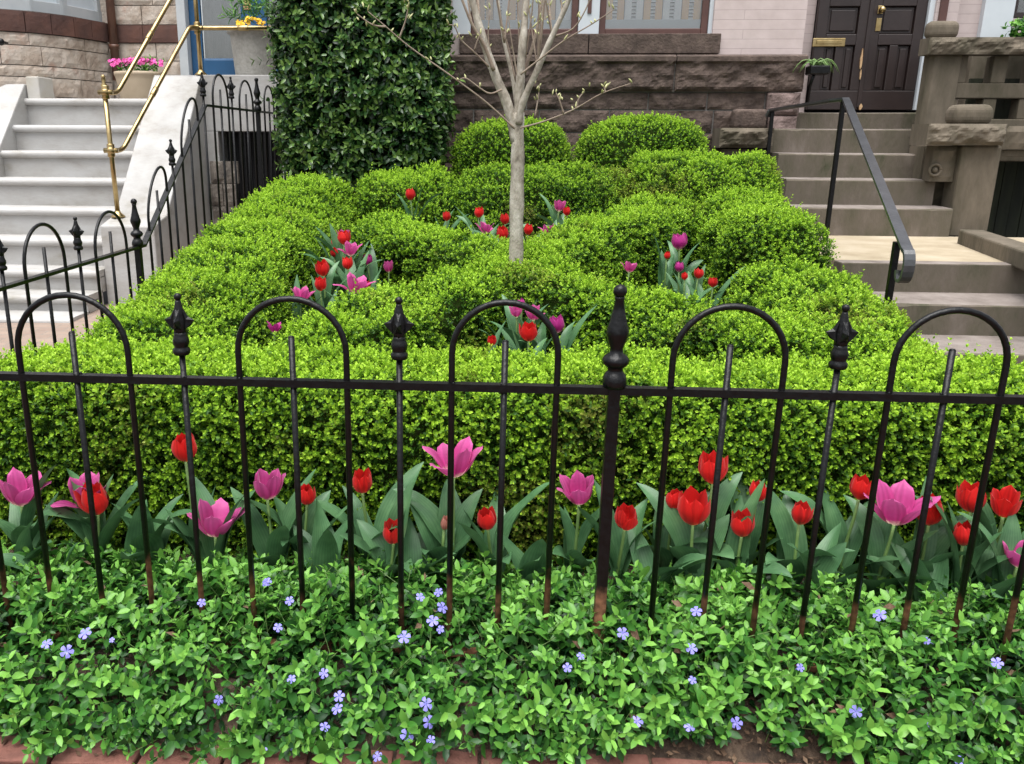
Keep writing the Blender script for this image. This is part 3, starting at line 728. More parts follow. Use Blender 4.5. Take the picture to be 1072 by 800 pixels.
mb.build('stone_band', M['lband'], lh)
m = MB(); m.box(-3.9, 7.03, 1.0, -3.185, 7.5, 3.6); pts = bay
for i in range(5):
    a, b = np.array(pts[i]), np.array(pts[i+1]); d = (b-a)/np.linalg.norm(b-a); nn = np.array([-d[1], d[0]])
    q = [a+nn*.02, b+nn*.02, b+nn*.3, a+nn*.3]
    m.hexa([(x, y, 1.2) for x, y in q]+[(x, y, 2.50) for x, y in q])
m.build('mortar_core', M['mortar'], lh)
MB().box(-5.9, 7.2, 1.0, -3.9, 7.6, 4.2).build('back_wall', M['lstone'], lh)
MB().box(-1.85, 7.0, 1.0, -.9, 7.5, 4.2).build('side_wall', M['lstone'], lh)
# bay window above the band
m = MB()
for i in (2, 3, 4):
    a, b = np.array(bay[i]), np.array(bay[i+1]); d = (b-a)/np.linalg.norm(b-a); nn = np.array([-d[1], d[0]])
    for s0, s1 in ((.02, .12), (.88, .98)):
        L = np.linalg.norm(b-a); q = [a+d*L*s0+nn*.05, a+d*L*s1+nn*.05, a+d*L*s1+nn*.12, a+d*L*s0+nn*.12]
        m.hexa([(x, y, 2.50) for x, y in q]+[(x, y, 3.5) for x, y in q])
    q = [a+nn*.051, b+nn*.051, b+nn*.121, a+nn*.121]; m.hexa([(x, y, 2.497) for x, y in q]+[(x, y, 2.60) for x, y in q])
bw = m.build('bay_window', M['greypaint'], lh, bevel=.006)
m = MB()
for i in (1, 2, 3, 4):
    a, b = np.array(bay[i]), np.array(bay[i+1]); d = (b-a)/np.linalg.norm(b-a); nn = np.array([-d[1], d[0]])
    q = [a+nn*.09, b+nn*.09, b+nn*.10, a+nn*.10]; m.hexa([(x, y, 2.60) for x, y in q]+[(x, y, 3.5) for x, y in q])
m.build('pane', M['whitepaint'], bw)
# drainpipe
m = MB(); m.tube([(-3.83, 6.93, 1.95), (-3.83, 6.93, 4.0)], .042, 14)
dp = m.build('drainpipe', M['drain'], lh)
MB().tube([(-3.83, 6.93, 2.25), (-3.83, 6.93, 2.29)], .05, 14).build('bracket', M['drain'], dp)
# blue door
MB().box(-3.18, 6.95, 1.74, -3.09, 7.2, 4.0).box(-2.10, 6.95, 1.74, -1.85, 7.2, 4.0).build('door_frame', M['greypaint'], lh, bevel=.006)
d = MB(); y = 7.05
d.box(-3.088, y, 1.74, -2.97, y+.05, 4.0); d.box(-2.56, y, 1.74, -2.40, y+.05, 4.0); d.box(-2.397, y, 1.74, -2.30, y+.05, 4.0); d.box(-2.16, y, 1.74, -2.102, y+.05, 4.0)
d.box(-2.97, y, 1.74, -2.56, y+.05, 2.17); d.box(-2.30, y, 1.74, -2.16, y+.05, 2.17)
dd = d.build('door', M['bluepaint'], lh, bevel=.006)
MB().box(-2.968, y+.02, 2.172, -2.562, y+.026, 4.0).box(-2.298, y+.02, 2.172, -2.162, y+.026, 4.0).build('pane', M['glass'], dd)
MB().box(-2.968, y+.06, 2.1, -2.162, y+.07, 4.0).build('curtain', M['curtain'], dd)
a0, a1 = un(254, 20, Y=7.04), un(247, -10, Y=7.04)
MB().box(-2.53, 7.038, 2.62, -2.45, 7.05, 2.95).build('letter_plate', M['wornwood'], dd, bevel=.01)
MB().ball((un(1, 44, Y=5.8)[0], 5.80, un(1, 44, Y=5.8)[2]), .03).tube([(un(1, 44, Y=5.8)[0], 5.80, un(1, 44, Y=5.8)[2]), (un(1, 44, Y=5.8)[0], 5.9, un(1, 44, Y=5.8)[2])], .012).build('bell_knob', M['blackiron'], lh)
o = MB().box(*(lambda a, b: (a[0], 6.25, 1.936, b[0], 6.42, b[2]))(un(214, 78, Y=6.25), un(249, 62, Y=6.25))).build('storage_box', M['bluepaint'], loc=None, bevel=.01)
tag(o, 'small blue box on the white porch, left of the pale planter', 'box')

# ------------------------------------------------------------------ brass railing
br = empty('brass_railing', (-2.98, 4.75, .79), 'polished brass railing with double rails and ball joints on the marble stair', 'railing')
p1 = np.array([-2.985, 4.75, .79]); p2 = np.array([-2.635, 5.95, 1.935])
def brpost(p, zt_, zj):
    m = MB(); m.lathe([(.055,0),(.055,.008),(.03,.03),(.02,.05)], p, 18); m.tube([p+np.array([0,0,.03]), np.array([p[0]-.012, p[1], zt_])], .019, 14)
    o = m.build('post', M['brass'], br)
    for z in zj: MB().ball((p[0]-.006, p[1], z), .037, 16).lathe([(.026,-.05),(.029,-.045),(.029,.045),(.026,.05)], (p[0]-.006, p[1], z), 16).tube([(p[0]-.06, p[1], z), (p[0]+.05, p[1], z)], .02, 12).build('ball_joint', M['brass'], o)
    return o
po = brpost(p1, 1.74, [1.30, 1.73])
MB().lathe([(.022,0),(.026,.02),(.012,.04),(.018,.06),(.014,.075),(.02,.085),(.0,.10)], (p1[0]-.012, p1[1], 1.76), 16).build('finial', M['brass'], po)
brpost(p2, 3.05, [2.325, 2.76])
def bend(pts, r, n=6):
    pts = [np.array(p, float) for p in pts]; out = [pts[0]]
    for i in range(1, len(pts)-1):
        a, b, c = pts[i-1], pts[i], pts[i+1]; u = (a-b)/np.linalg.norm(a-b); v = (c-b)/np.linalg.norm(c-b); rr = min(r, np.linalg.norm(a-b)*.45, np.linalg.norm(c-b)*.45)
        for k in range(n+1):
            t = k/n; q = (1-t)**2*(b+u*rr)+2*t*(1-t)*b+t*t*(b+v*rr); out.append(q)
    return out+[pts[-1]]
for zo, ze in ((1.30, 2.325), (1.73, 2.76)):
    pts = [p1*[1,1,0]+np.array([.0,.0,zo]), (-2.955, 4.88, zo+.0), (-2.67, 5.84, ze), p2*[1,1,0]+np.array([0,0,ze]), (-1.7, 5.96, ze)]
    if zo > 1.5: pts = pts[:4]
    o = MB().tube(bend(pts, .12), .019, 14).build('rail', M['brass'], br)
    u = .45; q = np.array(pts[1])*(1-u)+np.array(pts[2])*u; dd_ = (np.array(pts[2])-np.array(pts[1])); dd_ /= np.linalg.norm(dd_)
    MB().tube([q-dd_*.045, q-dd_*.04, q+dd_*.04, q+dd_*.045], [.02,.0235,.0235,.02], 14).build('collar', M['brass'], o)
    if zo < 1.5: MB().tube([(-2.28, 5.955, ze), (-2.275, 5.955, ze), (-2.19, 5.955, ze), (-2.185, 5.955, ze)], [.02,.024,.024,.02], 14).build('collar', M['brass'], o)

# ------------------------------------------------------------------ leaf machinery
BOX_T = np.array([[0,0,0],[.32,-.46,.10],[.74,-.40,.10],[1,0,-.04],[.74,.40,.10],[.32,.46,.10]], float)    # x along, y across (of width), z up
BOX_F = np.array([[0,2,1],[0,3,2],[0,4,3],[0,5,4]])
VIN_T = np.array([[0,0,0],[.26,-.43,.06],[.28,0,0],[.26,.43,.06],[.68,-.42,.04],[.68,0,-.04],[.68,.42,.04],[1,0,-.13]], float)
VIN_F = np.array([[0,2,1],[0,3,2],[1,2,5],[1,5,4],[2,3,6],[2,6,5],[4,5,7],[5,6,7]])

def leaves(P, D, N, L, W, tmpl, tf):
    """P base, D direction, N up-normal (n,3), L,W (n,) -> verts, faces"""
    S = np.cross(N, D); S /= np.linalg.norm(S, axis=1, keepdims=True)+1e-9
    N2 = np.cross(D, S)
    V = P[:, None, :] + (tmpl[None, :, 0]*L[:, None])[..., None]*D[:, None, :] + (tmpl[None, :, 1]*W[:, None])[..., None]*S[:, None, :] + (tmpl[None, :, 2]*L[:, None])[..., None]*N2[:, None, :]
    k = len(tmpl); F = tf[None]+(np.arange(len(P))*k)[:, None, None]
    return V.reshape(-1, 3), F.reshape(-1, 3)

def unit(a): return a/(np.linalg.norm(a, axis=-1, keepdims=True)+1e-9)

def sprigs(P, A, ln, pairs, L, W, tmpl, tf, spread=(70, 30), agemin=0.0, agemax=1.0, rosette=2, agej=.12, sz=1.0):
    """decussate sprigs: P base (n,3), A axis (n,3), ln stem length (n,) -> V,F,age"""
    n = len(P); A = unit(A)
    h = np.where(np.abs(A[:, 2:3]) < .9, np.array([[0,0,1.0]]), np.array([[1.0,0,0]]))
    U = unit(np.cross(A, h)); Wv = np.cross(A, U)
    ph0 = rng.uniform(0, 2*np.pi, n)
    allP, allD, allN, allL, allW, allA = [], [], [], [], [], []
    tot = pairs
    for j in range(tot):
        t = (j+1)/tot; be = R(spread[0]+(spread[1]-spread[0])*t)
        for s in (0, 1):
            ph = ph0+j*np.pi/2*1.03+s*np.pi+rng.normal(0, .25, n)
            b = be+rng.normal(0, .2, n)
            rad = np.cos(ph)[:, None]*U+np.sin(ph)[:, None]*Wv
            D = np.cos(b)[:, None]*A+np.sin(b)[:, None]*rad
            N = np.sin(b)[:, None]*A-np.cos(b)[:, None]*rad
            tw = rng.normal(0, .3, n)[:, None]; N = unit(N+tw*np.cross(D, N))
            allP.append(P+A*(ln*(.25+.75*t))[:, None]); allD.append(D); allN.append(N)
            sc = rng.uniform(.75, 1.15, n)*(1.0 if j < tot-1 else .8)*sz
            allL.append(L*sc); allW.append(W*sc); allA.append(np.clip(agemin+(agemax-agemin)*t**1.5+rng.normal(0, agej, n), -.4, 1))
    P, D, N = np.concatenate(allP), np.concatenate(allD), np.concatenate(allN)
    V, F = leaves(P, D, N, np.concatenate(allL), np.concatenate(allW), tmpl, tf)
    return V, F, np.repeat(np.concatenate(allA), len(tmpl))

def sample(V, F, dens, wfun=None):
    """random points on triangles; dens per m2; wfun(centre, normal) scales it"""
    a, b, c = V[F[:, 0]], V[F[:, 1]], V[F[:, 2]]
    cr = np.cross(b-a, c-a); ar = np.linalg.norm(cr, axis=1)/2; nr = unit(cr)
    w = np.ones(len(F)) if wfun is None else wfun((a+b+c)/3, nr)
    num = rng.poisson(ar*dens*w); idx = np.repeat(np.arange(len(F)), num)
    u = rng.random(len(idx)); v = rng.random(len(idx)); k = u+v > 1; u[k] = 1-u[k]; v[k] = 1-v[k]
    return a[idx]+u[:, None]*(b-a)[idx]+v[:, None]*(c-a)[idx], nr[idx]

def grid_tris(nr, nc, wrap=False):
    F = []
    for i in range(nr-1):
        for j in range(nc-1 if not wrap else nc):
            a, b = i*nc+j, i*nc+(j+1) % nc; c, d = a+nc, b+nc
            F += [(a, b, d), (a, d, c)]
    return np.array(F)

def vnormals(V, F):
    n = np.zeros_like(V); cr = np.cross(V[F[:, 1]]-V[F[:, 0]], V[F[:, 2]]-V[F[:, 0]])
    for k in range(3): np.add.at(n, F[:, k], cr)
    return unit(n)

def lumpy(V, F, amp, freq, crev=.05, cf=2.6, seed=0):
    N = vnormals(V, F); d = np.empty(len(V))
    for i, p in enumerate(V):
        q = (p[0]+seed, p[1]-seed, p[2])
        c = abs(fbm(q, cf, 2))
        d[i] = amp*fbm(q, freq, 3)-crev*max(0, 1-c*5)
    return V+N*d[:, None], N

def hedge_surface(path, hw, zb, ztf, sq=.5, ds=.05, nsec=30, endr=.18):
    path = np.array(path, float); seg = np.linalg.norm(np.diff(path, axis=0), axis=1); L = np.concatenate([[0], np.cumsum(seg)])
    ss = np.linspace(0, L[-1], max(8, int(L[-1]/ds))); V = []
    for s in ss:
        c = np.array([np.interp(s, L, path[:, 0]), np.interp(s, L, path[:, 1])])
        c2 = np.array([np.interp(min(s+.02, L[-1]), L, path[:, 0]), np.interp(min(s+.02, L[-1]), L, path[:, 1])])
        c1 = np.array([np.interp(max(s-.02, 0), L, path[:, 0]), np.interp(max(s-.02, 0), L, path[:, 1])])
        t = c2-c1; t /= np.linalg.norm(t); sd = np.array([t[1], -t[0]])
        e = min(1, min(s, L[-1]-s)/endr); e = math.sqrt(max(0, 1-(1-e)**2)); w = hw(s/L[-1]) if callable(hw) else hw
        for th in np.linspace(0, math.pi, nsec):
            cs, sn = math.cos(th), math.sin(th)
            x = np.sign(cs)*abs(cs)**sq*w*max(e, .05); z = abs(sn)**sq
            pt = c+sd*x; top = ztf(pt[0], pt[1])
            V.append((pt[0], pt[1], zb(pt[1])+(top-zb(pt[1]))*z*(.55+.45*e)))
    return np.array(V), grid_tris(len(ss), nsec)

def blob_surface(c, r, e=.8, nz=24, na=44):
    V = []
    f = lambda v: np.sign(v)*abs(v)**e
    for i in range(nz):
        ph = -math.pi/2+math.pi*i/(nz-1)
        for j in range(na):
            a = 2*math.pi*j/na
            V.append((c[0]+r[0]*f(math.cos(ph))*f(math.cos(a)), c[1]+r[1]*f(math.cos(ph))*f(math.sin(a)), c[2]+r[2]*f(math.sin(ph))))
    return np.array(V), grid_tris(nz, na, True)

def orient(V, F, c):
    """make triangles face away from c-ish centre line"""
    cr = np.cross(V[F[:, 1]]-V[F[:, 0]], V[F[:, 2]]-V[F[:, 0]]); m = V[F].mean(1)
    if np.sum(np.einsum('ij,ij->i', cr, m-c)) < 0: F = F[:, [0, 2, 1]]
    return F

def plant(name, label, cat, group, V, F, dens, lmat, cmat, L, W, ln, pairs, tmpl, tf, amp=.03, freq=3, crev=.05, inset=.035, seed=0, wfun=None,
          spread=(75, 30), gap=.0, up=.45, agelo=0., agehi=1., jit=.5, cf=2.6, top_light_tint=.42):
    c = V.mean(0); F = orient(V, F, c)
    V2, N = lumpy(V, F, amp, freq, crev, cf, seed)
    root = empty(name, (c[0], c[1], V[:, 2].min()), label, cat, group); o0 = origin(root)
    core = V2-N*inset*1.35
    P, NN = sample(V2, F, dens, wfun)
    keep = np.ones(len(P), bool)
    if gap:
        g = np.array([fbm(p+seed, 5.5, 2) for p in P]); keep = g > -gap-rng.random(len(P))*.25
    P, NN = P[keep], NN[keep]
    dep = rng.random(len(P))
    P = P-NN*(inset*.9*dep)[:, None]
    A = unit(NN+np.array([0, 0, up])+rng.normal(0, jit, (len(P), 3)))
    lens = ln*rng.uniform(.55, 1.35, len(P))*np.where(rng.random(len(P)) < .03, 1.9, 1)
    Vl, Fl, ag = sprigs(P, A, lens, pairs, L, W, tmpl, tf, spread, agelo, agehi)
    ag = ag + top_light_tint*np.repeat(np.tile(np.clip(NN[:, 2], -.3, 1)-.45, pairs*2), len(tmpl))  # upward sprigs lightened, side ones darkened: painted top light beside new growth
    # older, darker leaves further in, painting shade into the gaps
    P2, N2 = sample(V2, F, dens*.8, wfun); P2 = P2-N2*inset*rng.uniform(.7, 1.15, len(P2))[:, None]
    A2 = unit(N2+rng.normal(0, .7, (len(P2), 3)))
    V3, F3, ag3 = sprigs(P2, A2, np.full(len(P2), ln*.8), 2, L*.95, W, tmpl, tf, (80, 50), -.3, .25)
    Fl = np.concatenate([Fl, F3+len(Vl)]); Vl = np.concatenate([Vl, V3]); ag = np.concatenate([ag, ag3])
    # leaf tones include the painted shade of deep and sideways sprigs
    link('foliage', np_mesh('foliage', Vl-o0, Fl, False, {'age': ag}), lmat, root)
    link('branches', np_mesh('branches', core-o0, F, True), cmat, root)  # solid shell, near black to stand for shade between the leaves
    return root

def cam_side(c, n):
    """full density on what faces the street or the sky, thin on hidden backs"""
    f = np.clip(.35+.8*np.maximum(n[:, 2], -n[:, 1]*.9)+.3*(np.abs(n[:, 0])), .3, 1.0)
    return f

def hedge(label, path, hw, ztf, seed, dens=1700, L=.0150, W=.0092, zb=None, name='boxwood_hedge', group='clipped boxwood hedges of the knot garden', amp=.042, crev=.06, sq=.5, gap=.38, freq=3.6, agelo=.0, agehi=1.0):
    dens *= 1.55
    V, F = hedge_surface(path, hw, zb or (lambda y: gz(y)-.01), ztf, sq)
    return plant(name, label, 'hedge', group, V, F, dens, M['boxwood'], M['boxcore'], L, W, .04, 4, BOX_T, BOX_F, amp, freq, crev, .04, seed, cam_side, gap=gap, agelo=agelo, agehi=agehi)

ztop = lambda x, y: zt(y)
# front hedge, close and finely leaved
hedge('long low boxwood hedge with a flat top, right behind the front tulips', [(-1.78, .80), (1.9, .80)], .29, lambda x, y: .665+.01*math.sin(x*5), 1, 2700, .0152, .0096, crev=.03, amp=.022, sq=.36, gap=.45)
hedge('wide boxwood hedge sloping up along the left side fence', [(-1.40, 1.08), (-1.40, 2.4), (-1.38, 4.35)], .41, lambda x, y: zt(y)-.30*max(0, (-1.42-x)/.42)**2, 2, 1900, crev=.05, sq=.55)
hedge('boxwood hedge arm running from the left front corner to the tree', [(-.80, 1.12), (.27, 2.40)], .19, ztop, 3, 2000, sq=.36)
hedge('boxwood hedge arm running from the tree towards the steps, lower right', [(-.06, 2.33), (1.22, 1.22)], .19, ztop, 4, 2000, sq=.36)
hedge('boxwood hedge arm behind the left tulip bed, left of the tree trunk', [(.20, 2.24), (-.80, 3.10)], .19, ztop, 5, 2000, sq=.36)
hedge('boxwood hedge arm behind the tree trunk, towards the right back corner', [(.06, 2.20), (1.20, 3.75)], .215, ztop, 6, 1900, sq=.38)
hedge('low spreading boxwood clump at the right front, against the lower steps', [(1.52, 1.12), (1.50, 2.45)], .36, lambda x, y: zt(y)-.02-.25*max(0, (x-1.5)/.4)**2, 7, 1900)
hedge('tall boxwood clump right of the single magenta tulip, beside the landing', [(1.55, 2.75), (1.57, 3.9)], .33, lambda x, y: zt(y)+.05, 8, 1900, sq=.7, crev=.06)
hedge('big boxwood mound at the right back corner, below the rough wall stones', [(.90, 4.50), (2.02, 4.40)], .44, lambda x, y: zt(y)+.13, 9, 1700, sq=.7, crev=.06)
hedge('dark shaded boxwood hedge across the back, behind the rear tulips', [(-.35, 4.45), (1.05, 4.50)], .40, lambda x, y: zt(y)+.02, 10, 1700, sq=.6, crev=.07, agelo=-.2, agehi=.8)  # leaf tones lowered: the shade on this hedge is in its colour
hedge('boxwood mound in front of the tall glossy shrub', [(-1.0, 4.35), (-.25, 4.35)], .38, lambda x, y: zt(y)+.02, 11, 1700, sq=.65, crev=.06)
for c, r, lb, sd_ in (((.13, 5.25, 1.10), (.47, .44, .44), 'round clipped boxwood ball left of centre, before the brownstone wall', 21),
                      ((1.16, 5.25, 1.13), (.51, .42, .44), 'wide clipped boxwood ball with bronze tinted leaves, before the brownstone wall', 22)):
    V, F = blob_surface(c, r, .66)
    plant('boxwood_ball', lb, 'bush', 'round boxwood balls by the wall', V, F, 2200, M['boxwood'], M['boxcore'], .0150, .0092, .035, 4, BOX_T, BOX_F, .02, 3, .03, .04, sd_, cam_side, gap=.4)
# tall glossy shrub by the wall
V, F = blob_surface((-1.07, 5.25, 2.2), (.615, .42, 1.22), .45, 40, 60)
V[:, 0] += np.where(V[:, 2] < 1.9, (V[:, 0]+1.06)*.10*(1.9-V[:, 2]), 0)
V[:, 0] += .02*np.sin(V[:, 2]*9)
plant('evergreen_shrub', 'tall dark glossy evergreen shrub clipped into a column beside the porch', 'shrub', None, V, F, 520, M['shrubleaf'], M['shrubcore'], .068, .033, .09, 3, VIN_T, VIN_F,
      .05, 2.5, .06, .07, 31, cam_side, spread=(80, 45), gap=.30, up=.5, jit=.6, top_light_tint=.1)

# ------------------------------------------------------------------ fences
PAT = None
def spear_finial(m, p):
    x, y, z = p
    m.lathe([(.009,-.004),(.018,-.003),(.0205,.002),(.0205,.010),(.0165,.014),(.0165,.018),(.0195,.024),(.0195,.034),(.0165,.040),(.015,.046),(.015,.052)], p, 14)
    # leaf-like spear: a flattened star with side points
    prof = [(.015,.050),(.016,.058),(.017,.072),(.0155,.088),(.012,.105),(.0075,.125),(.006,.130)]
    m.lathe(prof, p, 8)
    for a in range(4):
        t = math.pi/2*a; c, s_ = math.cos(t), math.sin(t)
        def q(r, h, w): return (x+c*r-s_*w, y+s_*r+c*w, z+h)
        m.add([q(.008,.055,-.006), q(.008,.055,.006), q(.027,.068,0), q(.037,.082,0), q(.022,.090,0), q(.010,.108,-.005), q(.010,.108,.005), q(.016,.062,-.009), q(.016,.062,.009), q(.018,.085,-.007), q(.018,.085,.007)],
              [(0,7,8,1), (7,2,8), (7,9,3,2), (8,2,3,10), (9,4,3), (10,3,4), (9,5,4), (10,4,6), (5,6,4), (0,5,9,7), (1,8,10,6)])
    m.ball((x, y, z+.137), .0095, 10)
def post_finial(m, p, s=1.0):
    prof = [(.016,0),(.027,.004),(.031,.015),(.030,.028),(.025,.040),(.020,.046),(.019,.055),(.026,.060),(.033,.068),(.034,.076),(.028,.086),(.017,.093),(.016,.105),(.022,.122),(.028,.140),(.028,.150),(.022,.170),(.015,.200),(.011,.228),(.013,.232),(.012,.236)]
    m.lathe([(r*s, z*s) for r, z in prof], p, 18); m.ball((p[0], p[1], p[2]+.249*s), .0175*s, 12)

RB = .0078
def bar(m, x, y, z0, z1, lean=0): m.tube([(x, y, z0), (x+lean, y, z1)], RB, 8)
def hoop(m, a, b, za, zb, h, z0a, z0b):
    """two legs and a round arch; a, b = (x, y); za, zb rail heights"""
    a = np.array(a, float); b = np.array(b, float); r = np.linalg.norm(b-a)/2; pts = [(a[0], a[1], z0a), (a[0], a[1], za)]
    for t in np.linspace(0, math.pi, 19):
        u = (1-math.cos(t))/2; q = a*(1-u)+b*u; pts.append((q[0], q[1], (za*(1-u)+zb*u)+h-r+r*math.sin(t)))
    pts += [(b[0], b[1], zb), (b[0], b[1], z0b)]
    m.tube(pts, RB, 8)

ff = empty('iron_fence', (.1, 0, .08), 'low black iron fence of hoops and spears along the sidewalk, rusty at the foot', 'fence')
RZ = .832
MB().box(-1.95, -.010, .10, 2.1, .014, .118).build('bottom_rail', M['blackiron'], ff, bevel=.002)
xs0 = -1.285
SP = [-1.8, -1.277, -.744, -.217, .796, 1.295, 1.82]
HP = [(-1.67, -1.54, -1.40), (-1.152, -1.013, -.878), (-.606, -.475, -.344), (-.092, .033, .157), (.422, .550, .677), (.919, 1.044, 1.167), (1.43, 1.55, 1.69)]
rj = random.Random(5)
m = MB(); m.box(-1.95, -.010, RZ-.009, 2.1, .014, RZ+.009)
for x in SP+[v for t in HP for v in t]:
    for dz in (.0095, -.0095):
        for q in range(2): m.ball((x+rj.uniform(-.009, .009), rj.uniform(-.006, .008), RZ+dz), rj.uniform(.003, .0055), 6)
m.build('rail', M['blackiron'], ff)
for x in SP:
    m = MB(); bar(m, x, .002, .05, .905); o = m.build('spear_bar', M['blackiron'], ff)
    f = MB(); spear_finial(f, (x, .002, .900)); f.build('finial', M['blackiron'], o)
for a, c, b in HP:
    m = MB(); hoop(m, (a, .002), (b, .002), RZ, RZ, .205, .05, .05); m.build('hoop', M['blackiron'], ff)
    m = MB(); bar(m, c, .002, .05, .945); m.ball((c, .002, .945), RB, 8, (1,1,.5)); m.build('picket', M['blackiron'], ff)
m = MB(); m.box(.291-.014, -.012, .02, .291+.014, .016, .84); o = m.build('post', M['blackiron'], ff, bevel=.002)
f = MB(); post_finial(f, (.291, .002, .836), .93); f.build('finial', M['blackiron'], o)

sf = empty('iron_fence', (-1.88, 2.5, .2), 'black iron hoop and spear fence climbing beside the marble stair', 'fence')
FX = -1.88
def rz(y): return .84 if y < 2.55 else (.84+(y-2.55)*(1.60-.84)/(3.72-2.55) if y < 3.72 else 1.60)
rp = [(0.02, .84), (2.55, .84), (3.72, 1.60), (5.9, 1.60)]
m = MB()
for (ya, za), (yb, zb_) in zip(rp[:-1], rp[1:]):
    m.hexa([(FX-.016,ya,za-.006),(FX+.016,ya,za-.006),(FX+.016,yb,zb_-.006),(FX-.016,yb,zb_-.006),(FX-.016,ya,za+.008),(FX+.016,ya,za+.008),(FX+.016,yb,zb_+.008),(FX-.016,yb,zb_+.008)])
m.build('rail', M['blackiron'], sf)
def fy(px, py): return un(px, py, X=FX)[1]
spy = [.45, fy(5, 306), fy(84, 278), fy(181, 180), fy(213, 105), fy(243, 112), fy(291, 121)]
hpy = [(.58, .84), (fy(28, 298), fy(69, 283)), (fy(101, 274), fy(133, 263)), (fy(155, 225), fy(174, 190)), (fy(190, 155), fy(207, 125)), (fy(223, 108), fy(239, 111)), (fy(251, 114), fy(265, 116)), (fy(277, 118), fy(287, 121)), (5.6, 5.8)]
lowz_ = lambda y: .1+.09*max(0, y-.6)
for y in spy:
    m = MB(); bar(m, FX, y, lowz_(y), rz(y)+.075); o = m.build('spear_bar', M['blackiron'], sf)
    f = MB(); spear_finial(f, (FX, y, rz(y)+.07)); f.build('finial', M['blackiron'], o)
for a, b in hpy:
    m = MB(); hoop(m, (FX, a), (FX, b), rz(a), rz(b), .21, lowz_(a), lowz_(b)); m.build('hoop', M['blackiron'], sf)
    c = (a+b)/2; m = MB(); bar(m, FX, c, lowz_(c), rz(c)+.115); m.build('picket', M['blackiron'], sf)
for px, py in ((144, 255), (270, 117)):
    y = fy(px, py); m = MB(); m.box(FX-.016, y-.016, .1, FX+.016, y+.016, rz(y)); o = m.build('post', M['blackiron'], sf, bevel=.002)
    f = MB(); post_finial(f, (FX, y, rz(y)), .95); f.build('finial', M['blackiron'], o)
m = MB(); m.box(FX-.016, -.014, .03, FX+.016, .018, .84); o = m.build('post', M['blackiron'], sf, bevel=.002)
f = MB(); post_finial(f, (FX, .002, .84), .93); f.build('finial', M['blackiron'], o)

# ------------------------------------------------------------------ young tree
tree = empty('young_tree', (.11, 2.2, .4), 'slim bare young tree with pale bark and opening buds in the middle of the hedges', 'tree')
TY = 2.2
def tp(px, py, dy=0): return un(px, py, Y=TY+dy)
def branch(pts, r0, r1, name='branch', mat='bark', par=tree):
    P = [tp(*p) for p in pts]
    # smooth the path
    Q = [P[0]]
    for i in range(len(P)-1):
        p0, p1_, p2_, p3 = P[max(i-1, 0)], P[i], P[i+1], P[min(i+2, len(P)-1)]
        for t in (.25, .5, .75, 1):
            Q.append(.5*((2*p1_)+(-p0+p2_)*t+(2*p0-5*p1_+4*p2_-p3)*t*t+(-p0+3*p1_-3*p2_+p3)*t**3))
    n = len(Q); rr = [r0+(r1-r0)*i/(n-1) for i in range(n)]
    rr = [r*(1+.05*math.sin(i*1.7)) for i, r in enumerate(rr)]
    mt_ = MB().tube(Q, rr, 14)
    if r0 > .015: mt_.v = [tuple(np.array(v)+(.10*r0*np.array([fbm(v, 22, 3), fbm((v[1], v[2], v[0]), 22, 3), 0]))) for v in mt_.v]
    return mt_.build(name, M[mat], par), Q
trunk, _ = branch([(537, 420), (540, 285), (541, 215), (542, 165), (542, 118)], .036, .030, 'trunk')
b1, q1 = branch([(541, 150), (532, 112), (516, 72), (503, 32), (492, -8), (480, -60, -.1), (462, -140, -.15)], .026, .010)
b2, q2 = branch([(542, 130), (544, 92), (547, 45), (552, -5, .05), (560, -80, .1), (556, -170, .15)], .023, .009)
b3, q3 = branch([(543, 130, -.02), (547, 108, -.03), (563, 72, -.05), (578, 38, -.06), (592, 8, -.08), (615, -50, -.1), (640, -130, -.1)], .018, .007)
b4, q4 = branch([(541, 110, .05), (536, 78, .08), (528, 45, .10), (522, 5, .12), (514, -60, .2)], .011, .005, mat='bark')
b5, q5 = branch([(548, 78, .04), (560, 40, .06), (567, 0, .08), (574, -60, .1)], .010, .004, mat='twig')
b6, q6 = branch([(517, 74, -.03), (507, 48, -.05), (494, 25, -.08), (482, -5, -.1), (466, -50, -.12)], .009, .004, mat='twig')
tw = [
 [(540, 136, -.02), (510, 108, -.06), (470, 78, -.10), (430, 50, -.14), (404, 28, -.18), (385, 12, -.2)],
 [(418, 40, -.15), (425, 20, -.16), (428, 2, -.18)], [(404, 28, -.18), (390, 26, -.2), (374, 15, -.22)],
 [(545, 134, -.04), (570, 127, -.08), (600, 115, -.14), (630, 98, -.2), (662, 87, -.24)],
 [(590, 119, -.12), (586, 106, -.13), (582, 97, -.13)], [(603, 114, -.14), (606, 103, -.15), (612, 96, -.15)], [(634, 97, -.2), (632, 90, -.2)],
 [(545, 78, -.05), (565, 62, -.08), (590, 43, -.12), (620, 25, -.16), (643, 10, -.2)],
 [(525, 94, -.05), (513, 98, -.07), (502, 92, -.08), (488, 82, -.1), (480, 84, -.1)],
 [(512, 70, -.04), (498, 56, -.05), (483, 42, -.07), (476, 28, -.1), (470, 26, -.1)],
 [(540, 85, .03), (532, 50, .03), (524, 20, .02), (518, -20, 0)], [(544, 70, .02), (543, 30, .0), (540, -20, -.02)],
 [(550, 60, .02), (556, 20, .0), (560, -20, -.02)], [(521, 88, .02), (515, 60, .04), (511, 38, .05), (513, 10, .06)],
 [(497, 52, -.06), (500, 42, -.07), (503, 36, -.07)], [(560, 122, .1), (563, 105, .12), (565, 90, .13)],
 [(580, 38, -.06), (600, 30, -.1), (614, 8, -.13), (622, -15, -.15)], [(586, 22, -.07), (588, 5, -.05), (583, -25, -.04)],
]
rt_ = random.Random(77)
